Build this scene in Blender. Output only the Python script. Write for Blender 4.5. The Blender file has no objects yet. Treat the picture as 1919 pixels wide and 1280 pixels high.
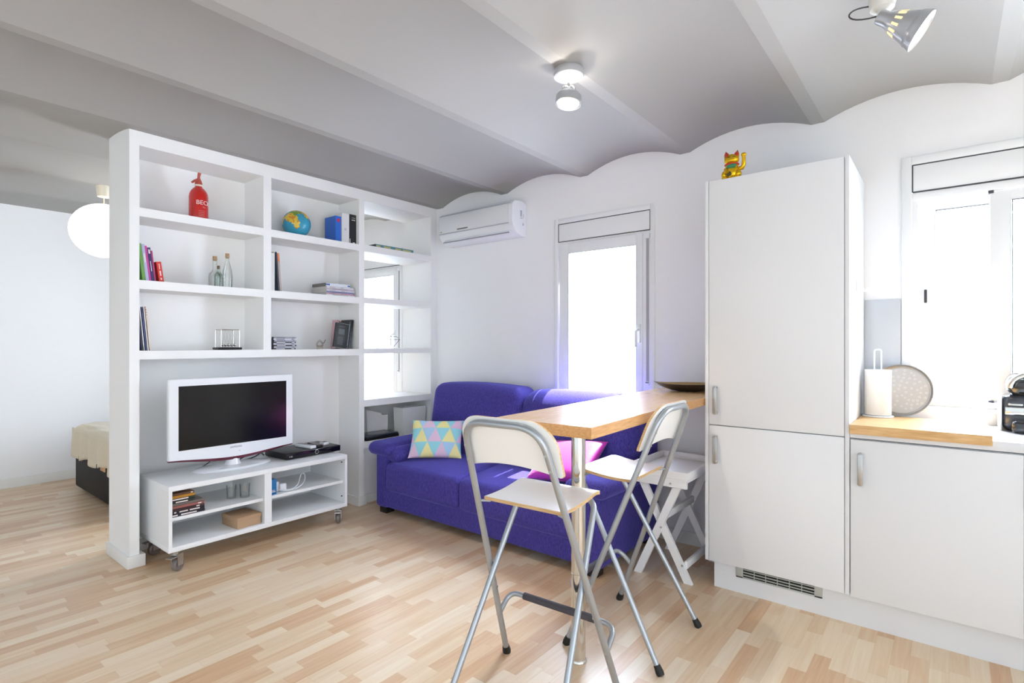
import bpy, bmesh, math, random
from mathutils import Vector, Matrix, Euler

# ------------------------------------------------------------------ camera, sky, sun, exposure
S = bpy.context.scene
C = S.collection
PI = math.pi
CAM_H = 1.32
YAW = 38.9
cam_d = bpy.data.cameras.new('camera')
cam_d.sensor_fit = 'HORIZONTAL'; cam_d.sensor_width = 36.0
cam_d.lens = 36.0 * 1016.0 / 1919.0
cam_d.shift_y = 5.0 / 1919.0
cam_d.clip_start = 0.05
cam = bpy.data.objects.new('camera', cam_d); C.objects.link(cam)
cam.location = (0, 0, CAM_H)
cam.rotation_euler = (PI / 2, 0, math.radians(YAW - 90))
S.camera = cam

S.view_settings.view_transform = 'Standard'
S.view_settings.look = 'None'
S.view_settings.exposure = 0.6
S.view_settings.gamma = 1.0
S.view_settings.use_curve_mapping = False

W = bpy.data.worlds.new('sky'); S.world = W; W.use_nodes = True
nt = W.node_tree; nt.nodes.clear()
wo = nt.nodes.new('ShaderNodeOutputWorld'); bg = nt.nodes.new('ShaderNodeBackground')
tc = nt.nodes.new('ShaderNodeTexCoord'); sx = nt.nodes.new('ShaderNodeSeparateXYZ')
def wmath(op, a, b=None):
    k = nt.nodes.new('ShaderNodeMath'); k.operation = op
    for q, v in enumerate((a, b)):
        if v is None: continue
        if isinstance(v, (int, float)): k.inputs[q].default_value = v
        else: nt.links.new(v, k.inputs[q])
    return k.outputs[0]
nt.links.new(tc.outputs['Generated'], sx.inputs[0])
hor = wmath('MAXIMUM', wmath('SQRT', wmath('ADD', wmath('MULTIPLY', sx.outputs['X'], sx.outputs['X']), wmath('MULTIPLY', sx.outputs['Y'], sx.outputs['Y']))), 0.02)
def wramp(v, lo, hi, ca, cb):
    mr = nt.nodes.new('ShaderNodeMapRange'); mr.inputs[1].default_value = lo; mr.inputs[2].default_value = hi
    mx = nt.nodes.new('ShaderNodeMix'); mx.data_type = 'RGBA'
    for q, c in ((6, ca), (7, cb)):
        if isinstance(c, tuple): mx.inputs[q].default_value = c
        else: nt.links.new(c, mx.inputs[q])
    nt.links.new(v, mr.inputs[0]); nt.links.new(mr.outputs[0], mx.inputs[0])
    return mx.outputs[2]
SKY_WEST = (0.80, 0.90, 0.98, 1)       # dull side of the sky
SKY_SOUTH = (1.68, 1.84, 2.0, 1)
SKY_SUN = (15.0, 16.4, 19.5, 1)        # bright hazy sky on the sunny side of the house
base_sky = wramp(wmath('DIVIDE', sx.outputs['Y'], hor), -0.35, -0.85, SKY_WEST, SKY_SOUTH)
SKY_SUN_HIGH = (46.0, 53.0, 72.0, 1)  # haze around the sun
sun_sky = wramp(sx.outputs['Z'], 0.5, 0.85, SKY_SUN, SKY_SUN_HIGH)
sky_c = wramp(wmath('DIVIDE', sx.outputs['X'], hor), 0.25, 0.65, base_sky, sun_sky)
nt.links.new(sky_c, bg.inputs[0])
bg.inputs[1].default_value = 1.0
nt.links.new(bg.outputs[0], wo.inputs[0])

sun_d = bpy.data.lights.new('sun', 'SUN'); sun_d.energy = 42.0; sun_d.angle = math.radians(0.6)
sun_d.color = (1.0, 0.95, 0.87)
sun = bpy.data.objects.new('sun', sun_d); C.objects.link(sun)
sun.rotation_euler = Vector((-1.0, 0.03, -2.08)).to_track_quat('-Z', 'Y').to_euler()
sun.location = (8, 1, 10)

# ------------------------------------------------------------------ helpers
random.seed(4)

def lin(c):
    return tuple(((v / 255.0) / 12.92) if v / 255.0 <= 0.04045 else (((v / 255.0) + 0.055) / 1.055) ** 2.4 for v in c)

def mat(name, rgb, rough=0.5, metal=0.0, spec=0.5, coat=0.0, bump=None, emit=None, sheen=0.0, var=None, lin_rgb=None):
    m = bpy.data.materials.new(name); m.use_nodes = True
    n = m.node_tree.nodes; l = m.node_tree.links
    b = n['Principled BSDF']
    col = (*(lin_rgb or lin(rgb)), 1)
    b.inputs['Base Color'].default_value = col
    b.inputs['Roughness'].default_value = rough
    b.inputs['Metallic'].default_value = metal
    b.inputs['Specular IOR Level'].default_value = spec
    b.inputs['Coat Weight'].default_value = coat
    if sheen:
        b.inputs['Sheen Weight'].default_value = sheen
    if emit:
        b.inputs['Emission Color'].default_value = (*emit[0], 1); b.inputs['Emission Strength'].default_value = emit[1]
    if bump or var:
        t = n.new('ShaderNodeTexCoord')
    if bump:
        nz = n.new('ShaderNodeTexNoise'); nz.inputs['Scale'].default_value = bump[0]; nz.inputs['Detail'].default_value = 4
        bp = n.new('ShaderNodeBump'); bp.inputs['Strength'].default_value = bump[1]; bp.inputs['Distance'].default_value = 0.01
        if len(bump) > 2:
            mp = n.new('ShaderNodeMapping'); mp.inputs['Scale'].default_value = bump[2]
            l.new(t.outputs['Object'], mp.inputs[0]); l.new(mp.outputs[0], nz.inputs['Vector'])
        else:
            l.new(t.outputs['Object'], nz.inputs['Vector'])
        l.new(nz.outputs['Fac'], bp.inputs['Height']); l.new(bp.outputs[0], b.inputs['Normal'])
    if var:
        nz2 = n.new('ShaderNodeTexNoise'); nz2.inputs['Scale'].default_value = var[0]; nz2.inputs['Detail'].default_value = 5
        if len(var) > 3:
            mp2 = n.new('ShaderNodeMapping'); mp2.inputs['Scale'].default_value = var[3]
            l.new(t.outputs['Object'], mp2.inputs[0]); l.new(mp2.outputs[0], nz2.inputs['Vector'])
        else:
            l.new(t.outputs['Object'], nz2.inputs['Vector'])
        rr = n.new('ShaderNodeValToRGB')
        rr.color_ramp.elements[0].position = 0.3; rr.color_ramp.elements[1].position = 0.7
        rr.color_ramp.elements[0].color = (*lin(var[1]), 1); rr.color_ramp.elements[1].color = (*lin(var[2]), 1)
        l.new(nz2.outputs['Fac'], rr.inputs[0]); l.new(rr.outputs[0], b.inputs['Base Color'])
    return m

def glass_mat(name, tint, gloss=0.08, edge=0.0):
    m = bpy.data.materials.new(name); m.use_nodes = True
    n = m.node_tree.nodes; l = m.node_tree.links; n.clear()
    o = n.new('ShaderNodeOutputMaterial'); tr = n.new('ShaderNodeBsdfTransparent'); gl = n.new('ShaderNodeBsdfGlossy')
    mx = n.new('ShaderNodeMixShader'); lw = n.new('ShaderNodeLayerWeight'); lw.inputs['Blend'].default_value = 0.25
    ma = n.new('ShaderNodeMath'); ma.operation = 'MULTIPLY_ADD'; ma.inputs[1].default_value = edge; ma.inputs[2].default_value = gloss
    l.new(lw.outputs['Fresnel'], ma.inputs[0]); l.new(ma.outputs[0], mx.inputs[0])
    tr.inputs[0].default_value = (*tint, 1); gl.inputs['Roughness'].default_value = 0.03
    l.new(tr.outputs[0], mx.inputs[1]); l.new(gl.outputs[0], mx.inputs[2]); l.new(mx.outputs[0], o.inputs[0])
    return m

class MB:
    """collects shapes into one mesh"""
    def __init__(self):
        self.bm = bmesh.new(); self.mi = 0
    def _mark(self, before):
        for f in self.bm.faces:
            if f.index == -1 or f not in before:
                pass
    def quadmesh(self, verts, faces, mi=None):
        vs = [self.bm.verts.new(v) for v in verts]
        out = []
        for f in faces:
            try:
                nf = self.bm.faces.new([vs[i] for i in f]); nf.material_index = self.mi if mi is None else mi; out.append(nf)
            except ValueError:
                pass
        return vs, out
    def box(self, x0, x1, y0, y1, z0, z1, b=0.0, seg=2, M=None, mi=None):
        if x0 > x1: x0, x1 = x1, x0
        if y0 > y1: y0, y1 = y1, y0
        if z0 > z1: z0, z1 = z1, z0
        v = [(x, y, z) for z in (z0, z1) for y in (y0, y1) for x in (x0, x1)]
        if M is not None: v = [M @ Vector(p) for p in v]
        fs = [(0, 2, 3, 1), (4, 5, 7, 6), (0, 1, 5, 4), (2, 6, 7, 3), (0, 4, 6, 2), (1, 3, 7, 5)]
        vs, f = self.quadmesh(v, fs, mi)
        if b > 0:
            es = list({e for ff in f for e in ff.edges})
            bmesh.ops.bevel(self.bm, geom=es, offset=b, segments=seg, affect='EDGES', profile=0.5, material=-1)
        return self
    def softbox(self, x0, x1, y0, y1, z0, z1, r=0.05, n=6, k=4, puff=0.0, M=None, fn=None):
        c = Vector(((x0 + x1) / 2, (y0 + y1) / 2, (z0 + z1) / 2)); h = Vector((abs(x1 - x0) / 2, abs(y1 - y0) / 2, abs(z1 - z0) / 2))
        r = min(r, h.x * .98, h.y * .98, h.z * .98)
        def axis(hh):
            a = []
            for i in range(k + 1): a.append(-hh + r * (1 - math.cos(i / k * PI / 2)) if False else -hh + r * i / k)
            m = hh - r
            for i in range(1, n + 1): a.append(-m + 2 * m * i / n)
            for i in range(1, k + 1): a.append(m + r * i / k)
            return a
        ax = [axis(h[i]) for i in range(3)]
        cache = {}
        def vert(p):
            key = tuple(round(q, 6) for q in p)
            if key in cache: return cache[key]
            q = Vector([max(-(h[i] - r), min(h[i] - r, p[i])) for i in range(3)])
            d = Vector(p) - q
            w = q + (d.normalized() * r if d.length > 1e-9 else d)
            if puff:
                s = [1 - min(1, abs(w[i]) / h[i]) ** 2 for i in range(3)]
                for i in range(3):
                    j, kk = [a for a in range(3) if a != i]
                    if abs(p[i]) > h[i] - r * .999:
                        w[i] += math.copysign(puff * s[j] * s[kk], p[i]) * (abs(p[i]) / h[i])
            w = w + c
            if fn: w = Vector(fn(w))
            if M is not None: w = M @ w
            cache[key] = self.bm.verts.new(w); return cache[key]
        for i in range(3):
            j, kk = (i + 1) % 3, (i + 2) % 3
            for sgn in (-1, 1):
                for a in range(len(ax[j]) - 1):
                    for b2 in range(len(ax[kk]) - 1):
                        pts = []
                        for (da, db) in ((0, 0), (1, 0), (1, 1), (0, 1)):
                            p = [0, 0, 0]; p[i] = sgn * h[i]; p[j] = ax[j][a + da]; p[kk] = ax[kk][b2 + db]; pts.append(p)
                        if sgn < 0: pts.reverse()
                        vs = [vert(p) for p in pts]
                        if len(set(vs)) == 4:
                            try:
                                f = self.bm.faces.new(vs); f.material_index = self.mi
                            except ValueError: pass
        return self
    def tube(self, pts, r, n=12, closed=False, cap=True, mi=None):
        pts = [Vector(p) for p in pts]
        rs = r if isinstance(r, (list, tuple)) else [r] * len(pts)
        N = len(pts); rings = []; prev = None
        for i, p in enumerate(pts):
            if closed: t = (pts[(i + 1) % N] - pts[i - 1]).normalized()
            else: t = (pts[min(i + 1, N - 1)] - pts[max(i - 1, 0)]).normalized()
            if prev is None:
                u = t.orthogonal().normalized()
            else:
                u = (prev - t * prev.dot(t))
                u = u.normalized() if u.length > 1e-6 else t.orthogonal().normalized()
            prev = u; v = t.cross(u)
            rings.append([self.bm.verts.new(p + (u * math.cos(2 * PI * k / n) + v * math.sin(2 * PI * k / n)) * rs[i]) for k in range(n)])
        m = self.mi if mi is None else mi
        for i in range(N if closed else N - 1):
            a, b = rings[i], rings[(i + 1) % N]
            for k in range(n):
                f = self.bm.faces.new((a[k], a[(k + 1) % n], b[(k + 1) % n], b[k])); f.material_index = m
        if cap and not closed:
            f = self.bm.faces.new(list(reversed(rings[0]))); f.material_index = m
            f = self.bm.faces.new(rings[-1]); f.material_index = m
        return self
    def lathe(self, prof, n=32, M=None, cap=True, mi=None, sx=1.0, sy=1.0):
        """prof: list of (r, z)"""
        M = M or Matrix.Identity(4); rings = []
        m = self.mi if mi is None else mi
        for (r, z) in prof:
            if r < 1e-6: rings.append([self.bm.verts.new(M @ Vector((0, 0, z)))])
            else: rings.append([self.bm.verts.new(M @ Vector((sx * r * math.cos(2 * PI * k / n), sy * r * math.sin(2 * PI * k / n), z))) for k in range(n)])
        for i in range(len(rings) - 1):
            a, b = rings[i], rings[i + 1]
            for k in range(n):
                k2 = (k + 1) % n
                if len(a) == 1 and len(b) == 1: continue
                if len(a) == 1: q = (a[0], b[k2], b[k])
                elif len(b) == 1: q = (a[k], a[k2], b[0])
                else: q = (a[k], a[k2], b[k2], b[k])
                f = self.bm.faces.new(q); f.material_index = m
        if cap:
            if len(rings[0]) > 1: f = self.bm.faces.new(list(reversed(rings[0]))); f.material_index = m
            if len(rings[-1]) > 1: f = self.bm.faces.new(rings[-1]); f.material_index = m
        return self
    def prism(self, poly, axis, a, b, mi=None, side_mi=None):
        """poly 2-D points; axis 'x': (y,z) ; 'y': (x,z) ; 'z': (x,y)"""
        def P(p, t):
            return {'x': (t, p[0], p[1]), 'y': (p[0], t, p[1]), 'z': (p[0], p[1], t)}[axis]
        A = [self.bm.verts.new(P(p, a)) for p in poly]; B = [self.bm.verts.new(P(p, b)) for p in poly]
        m = self.mi if mi is None else mi; sm = m if side_mi is None else side_mi
        f = self.bm.faces.new(A); f.material_index = m
        f = self.bm.faces.new(list(reversed(B))); f.material_index = m
        n = len(poly)
        for i in range(n):
            j = (i + 1) % n
            f = self.bm.faces.new((A[j], A[i], B[i], B[j])); f.material_index = sm
        return self
    def ball(self, c, r, sub=3, scale=(1, 1, 1), M=None, mi=None):
        T = Matrix.Translation(c) @ (M or Matrix.Identity(4)) @ Matrix.Diagonal((*[r * s for s in scale], 1))
        res = bmesh.ops.create_icosphere(self.bm, subdivisions=sub, radius=1.0, matrix=T)
        m = self.mi if mi is None else mi
        fs = {f for v in res['verts'] for f in v.link_faces}
        for f in fs: f.material_index = m
        return self
    def text(self, body, size, M, depth=0.0006, mi=None, wrap=None):
        cu = bpy.data.curves.new('lettering', 'FONT'); cu.body = body; cu.size = size; cu.extrude = depth
        cu.align_x = 'CENTER'; cu.align_y = 'CENTER'; cu.resolution_u = 3
        ob = bpy.data.objects.new('lettering', cu); C.objects.link(ob)
        bpy.context.view_layer.update()
        me = bpy.data.meshes.new_from_object(ob.evaluated_get(bpy.context.evaluated_depsgraph_get()))
        bpy.data.objects.remove(ob); bpy.data.curves.remove(cu)
        vs = []
        for v in me.vertices:
            p = v.co.copy()
            if wrap: p = Vector(wrap(p))
            vs.append(self.bm.verts.new(M @ p))
        m = self.mi if mi is None else mi
        for p in me.polygons:
            try:
                f = self.bm.faces.new([vs[i] for i in p.vertices]); f.material_index = m
            except ValueError: pass
        bpy.data.meshes.remove(me)
        return self
    def paint(self, fn):
        for f in self.bm.faces: f.material_index = fn(f.calc_center_median(), f)
        return self
    def build(self, name, mats, parent=None, smooth=40, world=True, fixn=True):
        if fixn: bmesh.ops.recalc_face_normals(self.bm, faces=self.bm.faces[:])
        me = bpy.data.meshes.new(name); self.bm.to_mesh(me); self.bm.free()
        for m in (mats if isinstance(mats, (list, tuple)) else [mats]): me.materials.append(m)
        if smooth:
            for p in me.polygons: p.use_smooth = True
            me.set_sharp_from_angle(angle=math.radians(smooth))
        o = bpy.data.objects.new(name, me); C.objects.link(o)
        if parent is not None:
            o.parent = parent
            if world: o.matrix_parent_inverse = BASE[parent.name].inverted()
        return o

BASE = {}

def base_of(o):
    BASE[o.name] = Matrix.LocRotScale(o.location, o.rotation_euler, None)
    if o.parent is not None:
        BASE[o.name] = BASE[o.parent.name] @ o.matrix_parent_inverse @ BASE[o.name]
    return o

def tag(o, label=None, cat=None, group=None, kind=None):
    if label: o['label'] = label
    if cat: o['category'] = cat
    if group: o['group'] = group
    if kind: o['kind'] = kind
    return o

def thing(name, label, cat, loc=(0, 0, 0), rotz=0.0, group=None, kind=None):
    o = bpy.data.objects.new(name, None); C.objects.link(o); o.empty_display_size = 0.1
    o.location = loc; o.rotation_euler = (0, 0, rotz)
    tag(o, label, cat, group, kind)
    return base_of(o)

def part(mb, name, mats, parent, world=True, smooth=40):
    o = mb.build(name, mats, parent, smooth=smooth, world=world)
    return base_of(o)

def solo(mb, name, mats, label, cat, loc=None, group=None, kind=None, smooth=40):
    """a thing that is one mesh; its origin goes to its base"""
    o = mb.build(name, mats, None, smooth=smooth)
    if loc is not None:
        o.data.transform(Matrix.Translation(-Vector(loc))); o.location = loc
    tag(o, label, cat, group, kind)
    return base_of(o)

def dup(root, loc, rotz, label, group=None):
    r = root.copy(); C.objects.link(r); r.location = loc; r.rotation_euler = (0, 0, rotz); r['label'] = label
    if group: r['group'] = group
    for ch in list(root.children):
        c = ch.copy(); C.objects.link(c); c.parent = r
        for g in list(ch.children):
            d = g.copy(); C.objects.link(d); d.parent = c
    return r

def fillet(pts, rad, n=6):
    pts = [Vector(p) for p in pts]; out = [pts[0]]
    for i in range(1, len(pts) - 1):
        a, b, c = pts[i - 1], pts[i], pts[i + 1]
        d1 = (a - b); d2 = (c - b)
        t = min(rad, d1.length * .49, d2.length * .49)
        p0 = b + d1.normalized() * t; p1 = b + d2.normalized() * t
        for k in range(n + 1):
            s = k / n
            out.append(p0 * (1 - s) ** 2 + b * 2 * s * (1 - s) + p1 * s * s)
    out.append(pts[-1]); return out

def bez(p0, p1, p2, p3, n=12):
    p0, p1, p2, p3 = map(Vector, (p0, p1, p2, p3)); o = []
    for k in range(n + 1):
        t = k / n; o.append(p0 * (1 - t) ** 3 + p1 * 3 * t * (1 - t) ** 2 + p2 * 3 * t * t * (1 - t) + p3 * t ** 3)
    return o

# ------------------------------------------------------------------ materials
m_wall = mat('wall_paint', (244, 244, 245), 0.85, spec=0.2, bump=(60, 0.03))
m_shelf = mat('shelf_plaster', (244, 244, 243), 0.7, spec=0.25)
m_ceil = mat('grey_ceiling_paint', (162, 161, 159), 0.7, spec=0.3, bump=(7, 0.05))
m_skirt = mat('skirting_paint', (236, 236, 233), 0.45)
m_lacq = mat('white_lacquer', (238, 239, 240), 0.35, spec=0.4)
m_pvc = mat('white_pvc', (240, 241, 242), 0.35)
m_groove = mat('dark_groove', (70, 70, 74), 0.7)
m_white_gloss = mat('white_gloss_plastic', (238, 240, 244), 0.18, coat=0.3)
m_black = mat('black_plastic', (22, 22, 25), 0.35)
m_black_gloss = mat('black_gloss', (14, 13, 18), 0.12)
m_dark = mat('dark_grey_plastic', (62, 62, 66), 0.5)
m_chrome = mat('chrome', (215, 213, 208), 0.1, 1.0)
m_steel = mat('brushed_steel', (190, 190, 188), 0.32, 1.0)
m_alu = mat('silver_painted_tube', (176, 182, 188), 0.36, 0.75)
m_rubber = mat('black_rubber', (30, 30, 30), 0.6)
m_foam = mat('grey_foam', (74, 70, 76), 0.8)
m_birch = mat('birch_ply_edge', (205, 170, 120), 0.5, var=(18, (190, 150, 98), (218, 186, 138), (1, 1, 14)))
m_seat = mat('white_melamine', (240, 239, 236), 0.28)
m_sofa = mat('indigo_chenille', (82, 68, 168), 0.92, spec=0.15, sheen=.7, bump=(320, 0.35),
             var=(150, (66, 57, 124), (86, 78, 170), (1.0, 1.0, .35)))
_b = m_sofa.node_tree.nodes['Principled BSDF']; _b.inputs['Sheen Tint'].default_value = (.30, .30, 1.0, 1); _b.inputs['Sheen Roughness'].default_value = .35
m_magenta = mat('magenta_satin', (190, 40, 170), 0.55, sheen=0.3, bump=(25, 0.15))
m_oak = mat('oak_top', (205, 150, 85), 0.27, coat=0.4, var=(9, (204, 158, 104), (226, 186, 134), (1, 12, 12)))
m_oak_end = mat('oak_edge', (196, 134, 66), 0.35, var=(14, (190, 136, 76), (214, 164, 104), (1, 6, 14)))
m_board = mat('beech_board', (222, 180, 120), 0.35, var=(9, (208, 160, 98), (232, 194, 138), (10, 1.2, 10)))
m_red = mat('red_glass', (196, 30, 26), 0.18, coat=0.5)
m_redcap = mat('red_painted_metal', (176, 78, 62), 0.45)
m_print = mat('white_print', (235, 225, 220), 0.6)
m_cream = mat('cream_plastic', (235, 226, 205), 0.5)
m_gold = mat('gold_plating', (235, 190, 30), 0.2, 0.75)
m_green = mat('green_enamel', (40, 130, 90), 0.4)
m_redenamel = mat('red_enamel', (196, 48, 40), 0.4)
m_cork = mat('cork', (178, 146, 110), 0.8, bump=(200, 0.3))
m_corkdark = mat('dark_cork', (110, 98, 78), 0.8)
m_glass = glass_mat('window_glass', (0.97, 0.99, 0.98), 0.04, 0.5)
m_bottle = glass_mat('bottle_glass', (0.98, 0.99, 0.985), 0.05, 0.55)
m_bottle_g = glass_mat('green_bottle_glass', (0.93, 0.98, 0.955), 0.05, 0.55)
m_paper = mat('page_paper', (235, 230, 218), 0.8)
m_card = mat('kraft_card', (180, 148, 116), 0.75)
m_wire = mat('dark_wire', (60, 55, 50), 0.4, 0.6)
m_white_paper = mat('white_paper', (244, 243, 240), 0.9)
m_blanket = mat('cream_knit', (226, 214, 188), 0.95, sheen=0.3, bump=(90, 0.6))
m_bedbase = mat('black_faux_leather', (17, 16, 17), 0.6, spec=0.25)
m_pinkwood = mat('pale_wood_slat', (205, 160, 115), 0.6)
m_trayw = mat('white_painted_wood', (244, 244, 244), 0.45)
m_kitchen = mat('kitchen_white_foil', (236, 237, 239), 0.38, spec=0.4)
m_worktop = mat('white_worktop', (236, 238, 242), 0.25)
m_splash = mat('pale_grey_glass_splashback', (200, 205, 212), 0.15)
m_grille = mat('satin_grille', (196, 200, 196), 0.4, 0.4)
m_screen = mat('tv_screen', (10, 10, 11), 0.16, spec=0.5)
m_burg = mat('burgundy_acrylic', (104, 40, 56), 0.2)
m_bowl_in = mat('bowl_gold_inside', (170, 140, 86), 0.35, 0.3)
m_bowl_out = mat('bowl_dark_outside', (62, 54, 48), 0.4)

def floor_mat():
    m = bpy.data.materials.new('beech_laminate'); m.use_nodes = True
    n = m.node_tree.nodes; l = m.node_tree.links; b = n['Principled BSDF']
    def math_(op, a, c=None, d=None):
        k = n.new('ShaderNodeMath'); k.operation = op
        for i, v in enumerate((a, c, d)):
            if v is None: continue
            if isinstance(v, (int, float)): k.inputs[i].default_value = v
            else: l.new(v, k.inputs[i])
        return k.outputs[0]
    t = n.new('ShaderNodeTexCoord'); s = n.new('ShaderNodeSeparateXYZ'); l.new(t.outputs['Object'], s.inputs[0])
    x, y = s.outputs['X'], s.outputs['Y']
    WID, LEN = 0.064, 0.36
    row = math_('FLOOR', math_('DIVIDE', y, WID))
    wn = n.new('ShaderNodeTexWhiteNoise'); wn.noise_dimensions = '1D'; l.new(row, wn.inputs['W'])
    xo = math_('ADD', math_('DIVIDE', x, LEN), math_('MULTIPLY', wn.outputs['Value'], 7.3))
    cell = math_('FLOOR', xo)
    cb = n.new('ShaderNodeCombineXYZ'); l.new(row, cb.inputs[0]); l.new(cell, cb.inputs[1])
    w2 = n.new('ShaderNodeTexWhiteNoise'); w2.noise_dimensions = '3D'; l.new(cb.outputs[0], w2.inputs['Vector'])
    # grain, shifted per strip
    mp = n.new('ShaderNodeCombineXYZ')
    l.new(math_('ADD', math_('MULTIPLY', x, 2.2), math_('MULTIPLY', w2.outputs['Value'], 40)), mp.inputs[0])
    l.new(math_('MULTIPLY', y, 38.0), mp.inputs[1]); l.new(math_('MULTIPLY', w2.outputs['Value'], 9), mp.inputs[2])
    nz = n.new('ShaderNodeTexNoise'); nz.inputs['Scale'].default_value = 1.3; nz.inputs['Detail'].default_value = 5; nz.inputs['Distortion'].default_value = 0.8
    l.new(mp.outputs[0], nz.inputs['Vector'])
    r = n.new('ShaderNodeValToRGB'); cr = r.color_ramp
    cr.elements[0].position = 0.0; cr.elements[0].color = (*lin((204, 162, 122)), 1)
    cr.elements[1].position = 1.0; cr.elements[1].color = (*lin((236, 220, 194)), 1)
    e = cr.elements.new(0.4); e.color = (*lin((221, 191, 155)), 1)
    v = math_('ADD', math_('MULTIPLY', w2.outputs['Value'], 0.75), math_('MULTIPLY', math_('SUBTRACT', nz.outputs['Fac'], 0.35), 0.75))
    l.new(v, r.inputs[0])
    # joints
    fy = math_('FRACT', math_('DIVIDE', y, WID)); fx = math_('FRACT', xo)
    jy = math_('LESS_THAN', fy, 0.012); jx = math_('LESS_THAN', fx, 0.003)
    j = math_('MAXIMUM', jy, jx)
    mx = n.new('ShaderNodeMix'); mx.data_type = 'RGBA'; l.new(math_('MULTIPLY', j, 0.28), mx.inputs[0])
    l.new(r.outputs[0], mx.inputs[6]); mx.inputs[7].default_value = (*lin((150, 110, 70)), 1)
    l.new(mx.outputs[2], b.inputs['Base Color'])
    b.inputs['Roughness'].default_value = 0.3; b.inputs['Specular IOR Level'].default_value = 0.5
    return m
m_floor = floor_mat()

# ------------------------------------------------------------------ the setting
XW = 3.52           # face of the window wall
YF = 6.72           # bedroom end wall
XL = -2.2
YB = -2.6
solo(MB().box(XL - .1, XW + .2, YB, YF + .1, -0.1, 0.0), 'floor', m_floor, None, None, kind='structure', smooth=0)

# vaulted ceiling between beams that run towards the window wall
PITCH = 0.778; BEAM = 0.066; ZB = 2.585
prof = []
for k in range(-4, 9):
    far = 3.732 - PITCH * k        # edge of beam k away from the camera
    near = far - BEAM
    nxt = 3.732 - PITCH * (k + 1)
    rise = 0.078 if k >= 0 else 0.06
    if k == -1: rise = 0.078
    prof.append((far, ZB)); prof.append((near, ZB))
    for i in range(1, 14):
        t = i / 14
        rr = rise
        prof.append((near + (nxt - near) * t, ZB + rr * (1 - (2 * t - 1) ** 2) ))
# low vault above the bookshelf: beam -1 to beam 0
out = []
for (y, z) in prof:
    if 3.733 < y < 4.44 and z > ZB: z = ZB + (z - ZB) * 0.42
    out.append((y, z))
prof = [p for p in out if YB - .1 <= p[0] <= YF + .05]
mb = MB(); vs0 = [mb.bm.verts.new((XL - .1, y, z)) for y, z in prof]; vs1 = [mb.bm.verts.new((XW + .03, y, z)) for y, z in prof]
t0 = [mb.bm.verts.new((XL - .1, y, 2.8)) for y, z in prof]; t1 = [mb.bm.verts.new((XW + .03, y, 2.8)) for y, z in prof]
for i in range(len(prof) - 1):
    mb.bm.faces.new((vs0[i], vs0[i + 1], vs1[i + 1], vs1[i])); mb.bm.faces.new((t0[i], t1[i], t1[i + 1], t0[i + 1]))
    mb.bm.faces.new((vs0[i], t0[i], t0[i + 1], vs0[i + 1])); mb.bm.faces.new((vs1[i], vs1[i + 1], t1[i + 1], t1[i]))
mb.bm.faces.new((vs0[0], vs1[0], t1[0], t0[0])); mb.bm.faces.new((vs0[-1], t0[-1], t1[-1], vs1[-1]))
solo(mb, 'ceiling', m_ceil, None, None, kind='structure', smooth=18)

# window wall with three openings
OPEN = [(-1.35, 0.196, 1.0, 2.298), (1.574, 2.407, 0.12, 2.291), (4.24, 5.14, 0.58, 2.29)]
mb = MB(); y = YB
for (a, b, z0, z1) in OPEN:
    mb.box(XW, XW + .065, y, a, 0, 2.75); mb.box(XW, XW + .065, a, b, 0, z0); mb.box(XW, XW + .065, a, b, z1, 2.75); y = b
mb.box(XW, XW + .065, y, YF + .1, 0, 2.75)
solo(mb, 'wall_right', m_wall, None, None, kind='structure', smooth=0)
solo(MB().box(XL - .1, XW, YF, YF + .1, 0, 2.75), 'wall_far', m_wall, None, None, kind='structure', smooth=0)
solo(MB().box(XL - .1, XL, 3.9, YF, 0, 2.75), 'wall_left', m_wall, None, None, kind='structure', smooth=0)
solo(MB().box(1.7, XW + .06, YB - .1, YB, 0, 2.75), 'wall_back_light_block', m_wall, None, None, kind='structure', smooth=0)  # unseen wall piece, added to keep rear sky light off the kitchen fronts
solo(MB().box(XL, XW - .014, YF - .014, YF, 0, 0.085, b=.004), 'baseboard_far', m_skirt, None, None, kind='structure')
solo(MB().box(XW - .014, XW, 0.37, 3.74, 0, 0.085, b=.004).box(XW - .014, XW, 4.14, YF - .014, 0, 0.085, b=.004), 'baseboard_right', m_skirt, None, None, kind='structure')

def outline(mb, x, y0, y1, z0, z1, t=.0045, d=.002):
    mb.box(x - d, x + .002, y0, y1, z1 - t / 2, z1 + t / 2); mb.box(x - d, x + .002, y0, y1, z0 - t / 2, z0 + t / 2)
    mb.box(x - d, x + .002, y0 - t / 2, y0 + t / 2, z0, z1); mb.box(x - d, x + .002, y1 - t / 2, y1 + t / 2, z0, z1)

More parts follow.
